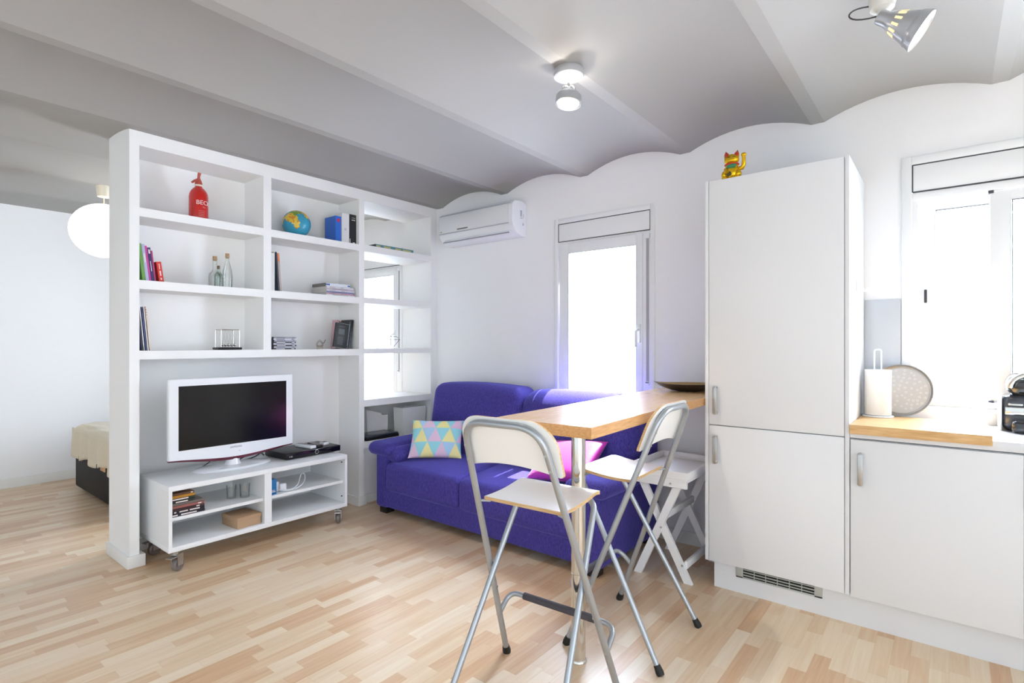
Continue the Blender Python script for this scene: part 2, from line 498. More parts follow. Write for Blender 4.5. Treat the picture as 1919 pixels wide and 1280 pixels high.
def balcony_window(nm, y0, y1, zb):
    """tall single sash with roller-shutter box and strap on its low-y side"""
    w = thing(nm, None, None, (XW, (y0 + y1) / 2, zb), kind='structure')
    zt = 2.291
    fr = MB()
    fr.box(XW - .012, XW + .06, y1 - .035, y1, zb, zt, b=.003); fr.box(XW - .012, XW + .06, y0, y0 + .033, zb, zt, b=.003)
    fr.box(XW - .012, XW + .06, y0 + .033, y1 - .035, 2.252, zt, b=.003)
    fr.box(XW + .004, XW + .06, y0 + .033, y0 + .093, zb, 2.108)              # strap panel
    fr.box(XW + .012, XW + .06, y0 + .093, y1 - .035, 2.10, 2.112)
    fr.box(XW + .012, XW + .06, y0 + .093, y1 - .035, zb, zb + .05)
    part(fr, 'window_frame', m_pvc, w)
    bx = part(MB().box(XW - .006, XW + .06, y0 + .035, y1 - .037, 2.112, 2.25, b=.002), 'shutter_box', m_pvc, w)
    g = MB(); outline(g, XW - .006, y0 + .036, y1 - .038, 2.1125, 2.2495, t=.0055)
    part(g, 'box_joint', m_groove, bx)
    ys0, ys1 = y0 + .095, y1 - .04
    sa = MB()
    zt2 = 2.098; zb2 = zb + .055
    sa.box(XW + .002, XW + .05, ys0, ys0 + .057, zb2, zt2, b=.006); sa.box(XW + .002, XW + .05, ys1 - .084, ys1, zb2, zt2, b=.006)
    sa.box(XW + .002, XW + .05, ys0 + .05, ys1 - .08, 2.018, zt2, b=.006); sa.box(XW + .002, XW + .05, ys0 + .05, ys1 - .08, zb2, zb2 + .08, b=.006)
    s = part(sa, 'sash', m_pvc, w)
    part(MB().box(XW + .02, XW + .03, ys0 + .05, ys1 - .078, zb2 + .07, 2.022), 'glass_pane', m_glass, s, smooth=0)
    g = MB(); g.box(XW + .0, XW + .006, ys1 - .0855, ys1 - .0835, zb2 + .08, 2.018); g.box(XW + .0, XW + .006, ys0 + .057, ys1 - .084, 2.0165, 2.0185)
    part(g, 'glazing_bead', m_dark, s)
    h = MB(); hy = ys0 + .026
    h.box(XW - .014, XW + .004, hy - .014, hy + .014, 1.33, 1.46, b=.006); h.tube(fillet([(XW - .01, hy, 1.42), (XW - .05, hy, 1.42), (XW - .052, hy, 1.30)], .02), .009)
    part(h, 'handle', m_pvc, s)
    st = MB(); sy = y0 + .058
    st.box(XW - .001, XW + .006, sy - .009, sy + .009, 1.06, 2.06)
    part(st, 'shutter_strap', mat('grey_strap', (176, 174, 176), 0.8), w)
    st = MB(); st.box(XW - .008, XW + .006, sy - .018, sy + .018, 2.055, 2.09, b=.004); st.box(XW - .006, XW + .006, sy - .012, sy + .012, 1.035, 1.06, b=.002)
    part(st, 'strap_guide', m_pvc, w)
    part(MB().box(XW - .0085, XW + .004, sy - .011, sy + .011, 1.05, 1.056), 'strap_clip', m_dark, w)
    return w
balcony_window('window_1', 1.574, 2.407, 0.12)
balcony_window('window_3', 4.24, 5.14, 0.58)

# kitchen sliding window
w = thing('window_2', None, None, (XW, -0.5, 1.0), kind='structure')
fr = MB()
fr.box(XW - .012, XW + .06, .153, .196, 1.0, 2.298, b=.003); fr.box(XW - .012, XW + .06, -1.35, -1.31, 1.0, 2.298, b=.003)
fr.box(XW - .012, XW + .06, -1.31, .153, 2.255, 2.298, b=.003)
fr.box(XW - .004, XW + .06, -1.31, .153, 2.07, 2.108, b=.003); fr.box(XW - .012, XW + .06, -1.31, .153, 1.0, 1.035, b=.003)
fr.box(XW + .004, XW + .06, .13, .153, 1.035, 2.07)
part(fr, 'window_frame', m_pvc, w)
bx = part(MB().box(XW - .006, XW + .06, -1.308, .151, 2.111, 2.252, b=.002), 'shutter_box', m_pvc, w)
g = MB(); outline(g, XW - .006, -1.307, .150, 2.1115, 2.2515, t=.0055); part(g, 'box_joint', m_groove, bx)
def slide_sash(y0, y1, x, nm, stile0, stile1):
    sa = MB()
    sa.box(x, x + .035, y1 - stile1, y1, 1.037, 2.066, b=.005); sa.box(x, x + .035, y0, y0 + stile0, 1.037, 2.066, b=.005)
    sa.box(x, x + .035, y0 + stile0 - .004, y1 - stile1 + .004, 2.012, 2.066, b=.005); sa.box(x, x + .035, y0 + stile0 - .004, y1 - stile1 + .004, 1.037, 1.062, b=.004)
    s = part(sa, nm, m_pvc, w)
    part(MB().box(x + .012, x + .02, y0 + stile0 - .004, y1 - stile1 + .004, 1.055, 2.016), 'glass_pane', m_glass, s, smooth=0)
    g = MB(); g.box(x - .001, x + .004, y1 - stile1 - .004, y1 - stile1 - .0005, 1.062, 2.012); g.box(x - .001, x + .004, y0 + stile0, y1 - stile1, 2.0115, 2.015)
    part(g, 'glazing_bead', m_dark, s)
    return s
s = slide_sash(-.62, .128, XW + .05, 'sash', .07, .072)
lk = MB(); lk.box(XW + .038, XW + .052, .086, .108, 1.49, 1.65, b=.005); part(lk, 'lock_plate', m_pvc, s)
part(MB().box(XW + .03, XW + .04, .0905, .1035, 1.535, 1.605, b=.004), 'lock_lever', m_dark, s)
s = slide_sash(-1.3, -.153, XW + .008, 'sash', .07, .08)
for (a, b) in ((2.055, 2.085), (1.028, 1.045)): part(MB().box(XW, XW + .02, -.168, -.147, a, b, b=.003), 'corner_stop', m_dark, s)
part(MB().box(XW - .03, XW + .06, -1.32, .17, .985, 1.003, b=.004), 'window_sill', m_pvc, w)

# ------------------------------------------------------------------ built-in bookshelf between living room and bedroom
bk = thing('built_in_bookshelf', 'white built-in plaster bookshelf wall dividing the living room from the bedroom', 'bookshelf', (2.2, 3.94, 0))
Y0, Y1 = 3.75, 4.131
mb = MB(); top = [(Y0, 2.587), (Y0 + .08, 2.610), (Y0 + .16, 2.622), (Y0 + .28, 2.624), (Y1, 2.617)]
mb.prism([(Y0, 0), (Y1, 0)] + list(reversed(top)), 'x', 1.067, 1.118); part(mb, 'side_panel', m_shelf, bk)
mb = MB(); mb.prism([(Y0, 2.502), (Y1, 2.502)] + list(reversed(top)), 'x', 1.118, XW); part(mb, 'header', m_shelf, bk)
part(MB().box(1.868, 1.924, Y0, 4.035, 1.281, 2.502), 'divider', m_shelf, bk)
part(MB().box(2.659, 2.711, Y0, Y1, 0, 2.502), 'post', m_shelf, bk)
part(MB().box(3.447, XW, Y0, Y1, 0, 2.502), 'end_panel', m_shelf, bk)
part(MB().box(1.118, 2.659, 4.035, Y1, 0, 2.502), 'back_panel', m_shelf, bk)
for (a, b, z0, z1, y1) in ((1.118, 1.868, 2.083, 2.135, 4.035), (1.924, 2.659, 2.083, 2.135, 4.035), (1.118, 1.868, 1.650, 1.703, 4.035),
                       (1.924, 2.659, 1.650, 1.703, 4.035), (1.118, 2.659, 1.229, 1.281, 4.035)):
    part(MB().box(a, b, Y0, y1, z0, z1), 'shelf', m_shelf, bk)
for (z0, z1) in ((2.085, 2.14), (1.659, 1.707), (1.241, 1.283), (.805, .859), (.46, .513)):
    part(MB().box(2.711, 3.447, Y0, Y1, z0, z1), 'shelf', m_shelf, bk)
part(MB().box(2.711, 3.447, Y1 - .03, Y1, .513, .805), 'niche_back', m_shelf, bk)
part(MB().box(2.711, 3.447, Y0 + .03, Y0 + .06, 0, .46), 'lower_panel', m_shelf, bk)
sk = MB()
sk.box(1.052, 1.146, Y0 - .016, Y1 + .015, 0, .072, b=.004); sk.box(2.644, 2.726, Y0 - .016, 4.02, 0, .072, b=.004)
sk.box(1.146, 2.644, 4.02, 4.035, 0, .072, b=.004); sk.box(2.726, 3.5, Y0 + .014, Y0 + .03, 0, .072, b=.004)
part(sk, 'skirting', m_skirt, bk)

# ------------------------------------------------------------------ kitchen run
def bar_handle(mb, x, y, z0, z1):
    mb.box(x - .030, x - .022, y - .011, y + .011, z0 + .004, z1 - .004, b=.003)
    for z in (z0 + .006, z1 - .006): mb.box(x - .026, x, y - .008, y + .008, z - .006, z + .006, b=.003)

tall = thing('tall_cabinet', 'tall white cabinet with two doors enclosing the fridge, golden cat on top', 'cabinet', (3.24, .697, .15))
mb = MB(); mb.box(2.968, XW - .002, .381, 1.012, .155, 2.198)
part(mb, 'body', m_kitchen, tall, smooth=0)
part(MB().box(2.945, XW - .002, 1.013, 1.031, .1545, 2.2, b=.001), 'side_panel', m_kitchen, tall)
part(MB().box(2.945, XW - .002, .362, .380, .1545, 2.2, b=.001), 'side_panel', m_kitchen, tall)
for (z0, z1, h0, h1) in ((.889, 2.197, .945, 1.095), (.155, .884, .683, .832)):
    d = part(MB().box(2.945, 2.965, .3825, 1.0105, z0, z1, b=.0015), 'door', m_kitchen, tall)
    mb = MB(); bar_handle(mb, 2.945, .972, h0, h1); part(mb, 'handle', m_steel, d)
mb = MB(); mb.tube(fillet([(3.20, .362, 1.63), (3.20, .345, 1.63), (3.20, .335, 1.585), (3.20, .318, 1.585), (3.20, .312, 1.60)], .012), .005)
mb.box(3.19, 3.21, .357, .362, 1.585, 1.64, b=.002)
part(mb, 'hook', m_pvc, tall)

def base_unit(y0, y1, label):
    u = thing('base_cabinet', label, 'cabinet', (3.24, (y0 + y1) / 2, .15), group='kitchen base cabinets')
    part(MB().box(2.968, XW - .002, y0, y1, .155, .880), 'body', m_kitchen, u, smooth=0)
    d = part(MB().box(2.945, 2.965, y0 + .0015, y1 - .0015, .150, .878, b=.0015), 'door', m_kitchen, u)
    mb = MB(); bar_handle(mb, 2.945, y1 - .042, .672, .822); part(mb, 'handle', m_steel, d)
base_unit(-.231, .3595, 'white base cabinet door under the wooden board, beside the tall fridge cabinet')
base_unit(-.832, -.2325, 'white base cabinet under the coffee machine, cut off by the edge of the photo')
pl = thing('plinth', 'long white kitchen plinth with a steel ventilation grille near the floor', 'plinth', (3.02, 0, 0))
part(MB().box(3.0, 3.016, -1.2, 1.0, 0, .1535).box(3.016, 3.5, .984, 1.0, 0, .1515), 'board', m_kitchen, pl, smooth=0)
gr = MB()
gy0, gy1, gz0, gz1 = .480, .884, .083, .149
for (a, b, c, d) in ((gy0, gy1, gz1 - .006, gz1), (gy0, gy1, gz0, gz0 + .008), (gy0, gy0 + .035, gz0, gz1), (gy1 - .035, gy1, gz0, gz1)):
    gr.box(2.994, 3.0, a, b, c, d, b=.0015)
for i in range(1, 6):
    yy = gy0 + .035 + (gy1 - gy0 - .07) * i / 6; gr.box(2.995, 2.9995, yy - .0015, yy + .0015, gz0, gz1)
for i in range(1, 4):
    zz = gz0 + .004 + (gz1 - gz0 - .008) * i / 4; gr.box(2.9945, 2.9995, gy0 + .02, gy1 - .02, zz - .0028, zz + .0022)
g = part(gr, 'ventilation_grille', m_grille, pl)
part(MB().box(2.9988, 3.0012, gy0 + .034, gy1 - .034, gz0 + .006, gz1 - .005), 'grille_opening', mat('grille_dark', (36, 38, 38), .8), g, smooth=0)
solo(MB().box(2.948, XW - .001, -1.2, .3605, .8855, .926, b=.003), 'worktop', m_worktop, 'white kitchen worktop running under the sliding window', 'worktop', (3.23, -.42, .8855))
solo(MB().box(XW - .008, XW - .0005, .200, .3605, .9265, 1.56, b=.001), 'splashback', m_splash, 'pale grey glass splashback panel between tall cabinet and kitchen window', 'splashback', (XW - .004, .28, .9265))

mb = MB(); mb.prism([(2.932, .906), (2.946, .906), (2.946, .9265), (3.42, .9265), (3.42, .9475), (2.932, .9475)], 'y', -.136, .3595)
solo(mb, 'worktop_board', m_board, 'wooden worktop board with a front lip lying on the white kitchen worktop', 'board', (3.17, .11, .9265))

# kitchen roll on its holder
hx, hy, hz = 3.355, .287, .9475
kr = thing('paper_towel_holder', 'white wire paper towel holder standing on the wooden board', 'holder', (hx, hy, hz))
part(MB().lathe([(0.0, 0), (.068, 0), (.07, .004), (.066, .009), (0, .010)], M=Matrix.Translation((hx, hy, hz))), 'base', m_pvc, kr)
mb = MB(); mb.tube(fillet([(hx - .009, hy + .014, hz + .008), (hx - .009, hy + .014, hz + .345), (hx + .009, hy - .014, hz + .345), (hx + .009, hy - .014, hz + .008)], .012), .0035)
part(mb, 'rod', m_pvc, kr)
mb = MB(); mb.lathe([(.022, .011), (.057, .011), (.0585, .016), (.0585, .236), (.057, .241), (.022, .241)], n=48, cap=False, M=Matrix.Translation((hx, hy, hz)))
mb.lathe([(.022, .011), (.022, .241)], cap=False, M=Matrix.Translation((hx, hy, hz)))
solo(mb, 'paper_towel_roll', m_white_paper, 'white roll of paper towels on the wire holder', 'paper towels', (hx, hy, hz + .011))

# round tray leaning on the window wall
tr = MB(); T = Matrix.Translation((3.425, .197, .948)) @ Matrix.Rotation(math.radians(-4), 4, 'Z') @ Matrix.Rotation(math.radians(14), 4, 'Y') @ Matrix.Translation((0, 0, .135)) @ Matrix.Rotation(-PI / 2, 4, 'Y')
rt = thing('round_tray', 'round silver tray with flower pattern leaning behind the paper towels', 'tray', (3.425, .178, .948))
part(MB().lathe([(0, .004), (.118, .004), (.126, .008), (.131, .016), (.135, .016), (.135, .012), (.129, .002), (.118, -.002), (0, -.002)], n=56, M=T), 'rim', mat('tray_steel', (168, 166, 162), .3, .8), rt)
mb = MB(); mb.lathe([(0, .0052), (.117, .0052)], n=48, M=T, cap=False)
random.seed(11)
pts = []
for i in range(400):
    a, rr = random.random() * 2 * PI, .108 * math.sqrt(random.random()); p = (rr * math.cos(a), rr * math.sin(a))
    if all((p[0] - q[0]) ** 2 + (p[1] - q[1]) ** 2 > .017 ** 2 for q in pts): pts.append(p)
for (px, py) in pts[:95]:
    a0 = random.random() * PI
    for k in range(5):
        a = a0 + 2 * PI * k / 5; c = (px + .0042 * math.cos(a), py + .0042 * math.sin(a))
        mb.lathe([(0, .0058), (.0019, .0056)], n=6, M=T @ Matrix.Translation((c[0], c[1], 0)) @ Matrix.Rotation(a, 4, 'Z'), sx=1.2, sy=.7, cap=False, mi=1)
part(mb, 'decorated_face', [mat('tray_face', (206, 204, 202), .32, .4), mat('tray_flowers', (240, 240, 238), .5)], rt)

# coffee machine
cx, cy, cz = 3.40, -.29, .9265
cm = thing('coffee_machine', 'black and chrome capsule coffee machine on the worktop by the window', 'coffee machine', (cx, cy, cz))
part(MB().softbox(3.31, 3.49, -.41, -.185, cz, cz + .165, r=.035, n=3), 'body', mat('machine_dark_blue', (52, 56, 66), .15, coat=.5), cm)
for ya in (-.186, -.417): part(MB().box(3.315, 3.48, ya, ya + .008, cz, cz + .17, b=.003), 'side_plate', m_white_gloss, cm)
mb = MB(); mb.softbox(3.30, 3.46, -.40, -.20, cz + .155, cz + .265, r=.05, n=3); part(mb, 'head', mat('machine_black', (30, 30, 33), .15, coat=.5), cm)
mb = MB(); mb.tube(bez((3.295, -.21, cz + .20), (3.27, -.21, cz + .285), (3.27, -.39, cz + .285), (3.295, -.39, cz + .20)), .012, n=10)
part(mb, 'lever', m_chrome, cm)
part(MB().box(3.302, 3.312, -.40, -.195, cz + .075, cz + .112, b=.004), 'chrome_band', m_chrome, cm)
part(MB().box(3.303, 3.312, -.255, -.205, cz + .118, cz + .128, b=.003), 'badge', m_steel, cm)
part(MB().softbox(3.24, 3.33, -.38, -.215, cz, cz + .055, r=.015, n=3), 'drip_tray', mat('drip_dark', (34, 36, 42), .2, coat=.5), cm)

# golden lucky cat on the tall cabinet
kx, ky, kz = 3.035, .918, 2.2
cat = thing('lucky_cat', 'small golden beckoning cat figurine with raised paw on the tall cabinet', 'figurine', (kx, ky, kz), rotz=0)
R = Matrix.Translation((kx, ky, kz)) @ Matrix.Rotation(math.radians(12), 4, 'Z')      # faces -x
mb = MB(); mb.ball(R @ Vector((.004, 0, .045)), .048, scale=(.85, .98, 1.0)); mb.ball(R @ Vector((-.004, 0, .082)), .036, scale=(.85, .95, .8))
mb.ball(R @ Vector((-.006, 0, .116)), .036, scale=(.88, 1.08, .86)); mb.ball(R @ Vector((-.036, 0, .108)), .016, scale=(.5, 1.1, .7))
for s_ in (-1, 1):
    mb.ball(R @ Vector((-.030, s_ * .032, .012)), .018, scale=(1.4, .9, .7)); mb.ball(R @ Vector((-.018, s_ * .034, .034)), .024, scale=(.9, .7, 1.0))
    ea = R @ Vector((-.004, s_ * .024, .138)); mb.lathe([(.016, -.008), (.013, .010), (.0, .030)], n=12, M=Matrix.Translation(ea) @ Matrix.Rotation(-s_ * .2, 4, 'X'))
mb.tube([R @ Vector(p) for p in ((-.02, .028, .062), (-.042, .024, .05), (-.05, .018, .036))], [.012, .011, .010])
part(mb, 'body', m_gold, cat)
mb = MB(); mb.tube([R @ Vector(p) for p in ((-.004, -.036, .066), (-.008, -.052, .066), (-.010, -.060, .082), (-.012, -.061, .112), (-.014, -.060, .130))], [.011, .012, .0115, .010, .010]); mb.ball(R @ Vector((-.015, -.060, .134)), .0125, scale=(.9, 1.1, .9))
part(mb, 'raised_paw', m_gold, cat)
for s_ in (-1, 1):
    mb = MB(); mb.lathe([(.0115, -.004), (.0095, .009), (.0, .025)], n=10, M=Matrix.Translation(R @ Vector((-.012, s_ * .024, .138))) @ Matrix.Rotation(-s_ * .2, 4, 'X')); part(mb, 'inner_ear', m_redenamel, cat)
mb = MB(); mb.tube([R @ (Vector((-.005, 0, .090)) + Vector((.029 * math.cos(2 * PI * i / 24), .034 * math.sin(2 * PI * i / 24), 0))) for i in range(24)], .0045, closed=True, n=8)
part(mb, 'collar', m_redenamel, cat)
part(MB().ball(R @ Vector((-.030, 0, .078)), .022, scale=(.35, 1.2, .6)), 'bib', m_green, cat)
mb = MB(); mb.lathe([(0, .004), (.013, .003), (.014, 0), (.0, -.002)], n=20, M=R @ Matrix.Translation((-.042, .012, .034)) @ Matrix.Rotation(-PI / 2, 4, 'Y'))
part(mb, 'coin', mat('coin_dark', (84, 82, 60), .4, .5), cat)
mb = MB()
for s_ in (-1, 1): mb.tube(bez(R @ Vector((-.036, s_ * .007, .122)), R @ Vector((-.038, s_ * .010, .127)), R @ Vector((-.036, s_ * .017, .127)), R @ Vector((-.033, s_ * .020, .123)), 6), .0016, n=6)
part(mb, 'face_paint', m_black, cat)

# ------------------------------------------------------------------ air conditioner
ac = thing('air_conditioner', 'white split air conditioner mounted high on the wall beside the bookshelf', 'air conditioner', (XW, 3.1, 2.2))
ay0, ay1 = 2.69, 3.535
prof = [(XW - .0005, 2.195), (XW - .0005, 2.465), (3.46, 2.478), (3.37, 2.468), (3.345, 2.44), (3.343, 2.30), (3.352, 2.262), (3.40, 2.215), (3.46, 2.195)]
mb = MB(); mb.prism(prof, 'y', ay0, ay1); bmesh.ops.bevel(mb.bm, geom=mb.bm.edges[:], offset=.004, segments=2, affect='EDGES')
part(mb, 'housing', m_white_gloss, ac)
fp = part(MB().box(3.336, 3.346, ay0 + .045, ay1 - .015, 2.292, 2.438, b=.004), 'front_panel', mat('ac_panel', (226, 228, 230), .3), ac)
part(MB().box(3.3345, 3.337, 3.175, 3.300, 2.304, 2.314), 'display', mat('ac_display', (120, 116, 112), .3), fp)
part(MB().box(3.3345, 3.337, 3.485, 3.508, 2.304, 2.309), 'badge', mat('badge_orange', (190, 120, 50), .4), fp)
M = Matrix.Translation((3.377, (ay0 + ay1) / 2, 2.2375)) @ Matrix.Rotation(math.radians(-45), 4, 'Y')
part(MB().box(-.030, .030, -.375, .375, -.007, .0015, b=.002, M=M), 'air_flap', m_white_gloss, ac)
mb = MB(); mb.box(-.032, -.0295, -.376, .376, -.006, .004, M=M); mb.box(.0295, .032, -.376, .376, -.006, .004, M=M)
mb.box(3.34, 3.347, ay0 + .04, ay1 - .01, 2.2865, 2.2885); mb.box(3.352, 3.368, ay0 + .03, ay1, 2.448, 2.4515)
part(mb, 'seam', mat('ac_seam', (150, 152, 156), .5), ac)
for (a, b, c, d) in ((3.44, 3.462, 2.35, 2.40), (3.44, 3.47, 2.335, 2.342), (3.478, 3.484, 2.345, 2.375), (3.47, 3.485, 2.28, 2.30)): part(MB().box(a, b, ay0 - .001, ay0 + .002, c, d), 'sticker', mat('sticker_grey', (176, 178, 186), .5), ac)

# ------------------------------------------------------------------ sofa
sf = thing('sofa', 'indigo blue two-seat chenille sofa below the balcony window', 'sofa', (3.07, 2.52, 0))
SY0, SY1 = 1.515, 3.525
part(MB().softbox(2.655, 3.46, SY0 + .02, SY1 - .02, .055, .225, r=.02, n=6), 'base', m_sofa, sf)
part(MB().softbox(3.36, 3.50, SY0 + .02, SY1 - .02, .10, .84, r=.04, n=5), 'back_frame', m_sofa, sf)
for (a, b, pa, pb, ia, ib) in ((SY1 - .135, SY1, SY1 - .20, SY1 + .062, SY1 - .262, SY1 - .10), (SY0, SY0 + .135, SY0 - .05, SY0 + .20, SY0 + .10, SY0 + .262)):
    arm = part(MB().softbox(2.648, 3.46, a, b, .045, .475, r=.035, n=5), 'arm', m_sofa, sf)
    mb = MB(); mb.softbox(2.615, 3.34, pa, pb, .452, .552, r=.05, n=6, puff=.012); mb.softbox(2.66, 3.3, ia, ib, .405, .528, r=.055, n=5, puff=.006)
    part(mb, 'arm_pad', m_sofa, arm)
for (a, b) in ((2.606, SY1 - .137), (SY0 + .137, 2.602)):
    def fn(w): return (w.x, w.y, w.z + .045 * max(0, min(1, (w.x - 2.64) / .5)) * (1 if w.z > .3 else 0))
    part(MB().softbox(2.628, 3.24, a, b, .185, .405, r=.045, n=8, puff=.012, fn=fn), 'seat_cushion', m_sofa, sf)
for (a, b) in ((2.515, 3.455), (1.585, 2.510)):
    def fn(w): return (w.x + .15 * (w.z - .42), w.y, w.z)
    mb = MB(); mb.softbox(3.115, 3.375, a, b, .50, .985 if a > 2 else .972, r=.075 if a > 2 else .115, n=8, puff=.022, fn=fn)
    mb.softbox(3.10, 3.33, a + .03, b - .03, .40, .53, r=.06, n=6, puff=.01)
    part(mb, 'back_cushion', m_sofa, sf)
for (x, y) in ((2.672, SY1 - .11), (2.672, SY0 + .03), (3.34, SY1 - .11), (3.34, SY0 + .03)):
    part(MB().box(x, x + .08, y, y + .08, 0, .057, b=.004), 'foot', m_black, sf)

def pillow_mesh(w, h, th, n=44, pat=None):
    mb = MB(); g = {}
    for side in (1, -1):
        for i in range(n + 1):
            for j in range(n + 1):
                u, v = -1 + 2 * i / n, -1 + 2 * j / n
                e = (i in (0, n)) or (j in (0, n))
                if e and side == -1: g[(side, i, j)] = g[(1, i, j)]; continue
                pinch = 1 - .07 * (1 - u * u) * abs(v) ** 3, 1 - .07 * (1 - v * v) * abs(u) ** 3
                x = u * w / 2 * pinch[1]; y = v * h / 2 * pinch[0]
                z = side * th / 2 * ((1 - u * u) * (1 - v * v)) ** .42
                g[(side, i, j)] = mb.bm.verts.new((x, y, z))
    for side in (1, -1):
        for i in range(n):
            for j in range(n):
                q = [g[(side, i, j)], g[(side, i + 1, j)], g[(side, i + 1, j + 1)], g[(side, i, j + 1)]]
                if side < 0: q.reverse()
                f = mb.bm.faces.new(q)
                if pat: f.material_index = pat(i / n + .5 / n, j / n + .5 / n)
    return mb

def tri_pat(u, v):
    rows = 2.75; base = 3.75
    r = v * rows; k = int(math.floor(r)); fr = r - k
    t = u * base + .5 * (k % 2) + .15; c = math.floor(t); f = t - c
    if abs(f - .5) < (1 - fr) * .5:            # triangle standing on its base
        return 0 if (int(c) + (k // 2)) % 2 == 0 else 1
    c2 = math.floor(t + .5)
    return 2 if (int(c2) + k) % 3 else 3
pm = [mat('cushion_pink', (236, 204, 228), .9), mat('cushion_yellow', (246, 236, 166), .9), mat('cushion_aqua', (158, 222, 230), .9), mat('cushion_blue', (180, 216, 240), .9)]
mb = pillow_mesh(.415, .32, .12, n=96, pat=tri_pat)
pc = solo(mb, 'patterned_cushion', pm, 'cushion with pastel triangle pattern propped in the corner of the sofa', 'cushion')
pnx = Vector((-.80, -.59, 0)).normalized()
X_ = Vector((.593, -.805, 0)).normalized(); tilt = math.radians(33)
Z_ = (pnx * math.cos(tilt) + Vector((0, 0, 1)) * math.sin(tilt)).normalized(); Y_ = Z_.cross(X_)
pc.matrix_world = Matrix.Translation((2.928, 3.12, .578)) @ Matrix((X_, Y_, Z_)).transposed().to_4x4()
mc = solo(pillow_mesh(.47, .36, .13), 'magenta_cushion', m_magenta, 'plain magenta cushion in the sunlight on the sofa seat', 'cushion')
X_ = Vector((-.05, -1, .10)).normalized(); n_ = Vector((-.58, 0, .81)); Z_ = (n_ - X_ * n_.dot(X_)).normalized(); Y_ = Z_.cross(X_)
mc.matrix_world = Matrix.Translation((2.99, 1.95, .56)) @ Matrix((X_, Y_, Z_)).transposed().to_4x4()

# ------------------------------------------------------------------ bar table
def tpt(u, v):      # u along the table from its free end, v across from its camera side
    a = math.radians(2.9); return (1.640 + u * math.cos(a) - v * math.sin(a), .969 + u * math.sin(a) + v * math.cos(a))
bt = thing('bar_table', 'high oak bar table on one chrome leg, fixed to the window wall', 'table', (1.93, 1.2, 0))
poly = [tpt(0, 0), tpt(1.876, 0), tpt(1.861, .43), tpt(0, .43)]
poly = [(min(x, XW - .001), y) for x, y in poly]
mb = MB(); mb.prism(poly, 'z', .988, 1.03, mi=0, side_mi=1)
part(mb, 'tabletop', [m_oak, m_oak_end], bt, smooth=0)
lx, ly = 1.935, 1.205
lg = part(MB().lathe([(.030, .0), (.030, .366), (.0285, .367), (.0285, .370), (.030, .371), (.030, .987)], n=32, M=Matrix.Translation((lx, ly, 0))).lathe([(.036, 0), (.036, .006), (.031, .012)], n=32, M=Matrix.Translation((lx, ly, 0))), 'leg', m_chrome, bt)
part(MB().lathe([(.0, .975), (.055, .975), (.055, .988), (.0, .988)], n=32, M=Matrix.Translation((lx, ly, 0))), 'mounting_plate', m_steel, bt)

bo = thing('wooden_bowl', 'shallow pointed wooden bowl on the bar table by the wall', 'bowl', (3.29, 1.27, 1.03))
T = Matrix.Translation((3.30, 1.255, 1.0305)) @ Matrix.Rotation(math.radians(-60), 4, 'Z')
mb = MB(); NB = 40
def bowl_ring(s, z, inner):
    out_ = []
    for k in range(NB):
        a = 2 * PI * k / NB; ca, sa = math.cos(a), math.sin(a)
        L = .215 * s; Wd = .125 * s
        x = L * math.copysign(abs(ca) ** 1.0, ca); y = Wd * math.copysign(abs(sa) ** 1.35, sa)
        out_.append(T @ Vector((x, y, z + .012 * s ** 3 * abs(ca) ** 4)))
    return out_
outer = [bowl_ring(.3, 0, 0), bowl_ring(.5, .004, 0), bowl_ring(.8, .025, 0), bowl_ring(1.0, .046, 0)]
inner = [bowl_ring(.985, .0465, 1), bowl_ring(.78, .030, 1), bowl_ring(.48, .009, 1), bowl_ring(.28, .005, 1)]
def ringmesh(mb, rings):
    vr = [[mb.bm.verts.new(p) for p in r] for r in rings]
    for i in range(len(vr) - 1):
        for k in range(NB): mb.bm.faces.new((vr[i][k], vr[i][(k + 1) % NB], vr[i + 1][(k + 1) % NB], vr[i + 1][k]))
    return vr
vr = ringmesh(mb, outer + inner[:1]); mb.bm.faces.new(list(reversed(vr[0])))
part(mb, 'shell', m_bowl_out, bo)
mb = MB(); vr = ringmesh(mb, inner); mb.bm.faces.new(vr[-1])
part(mb, 'inside', m_bowl_in, bo)

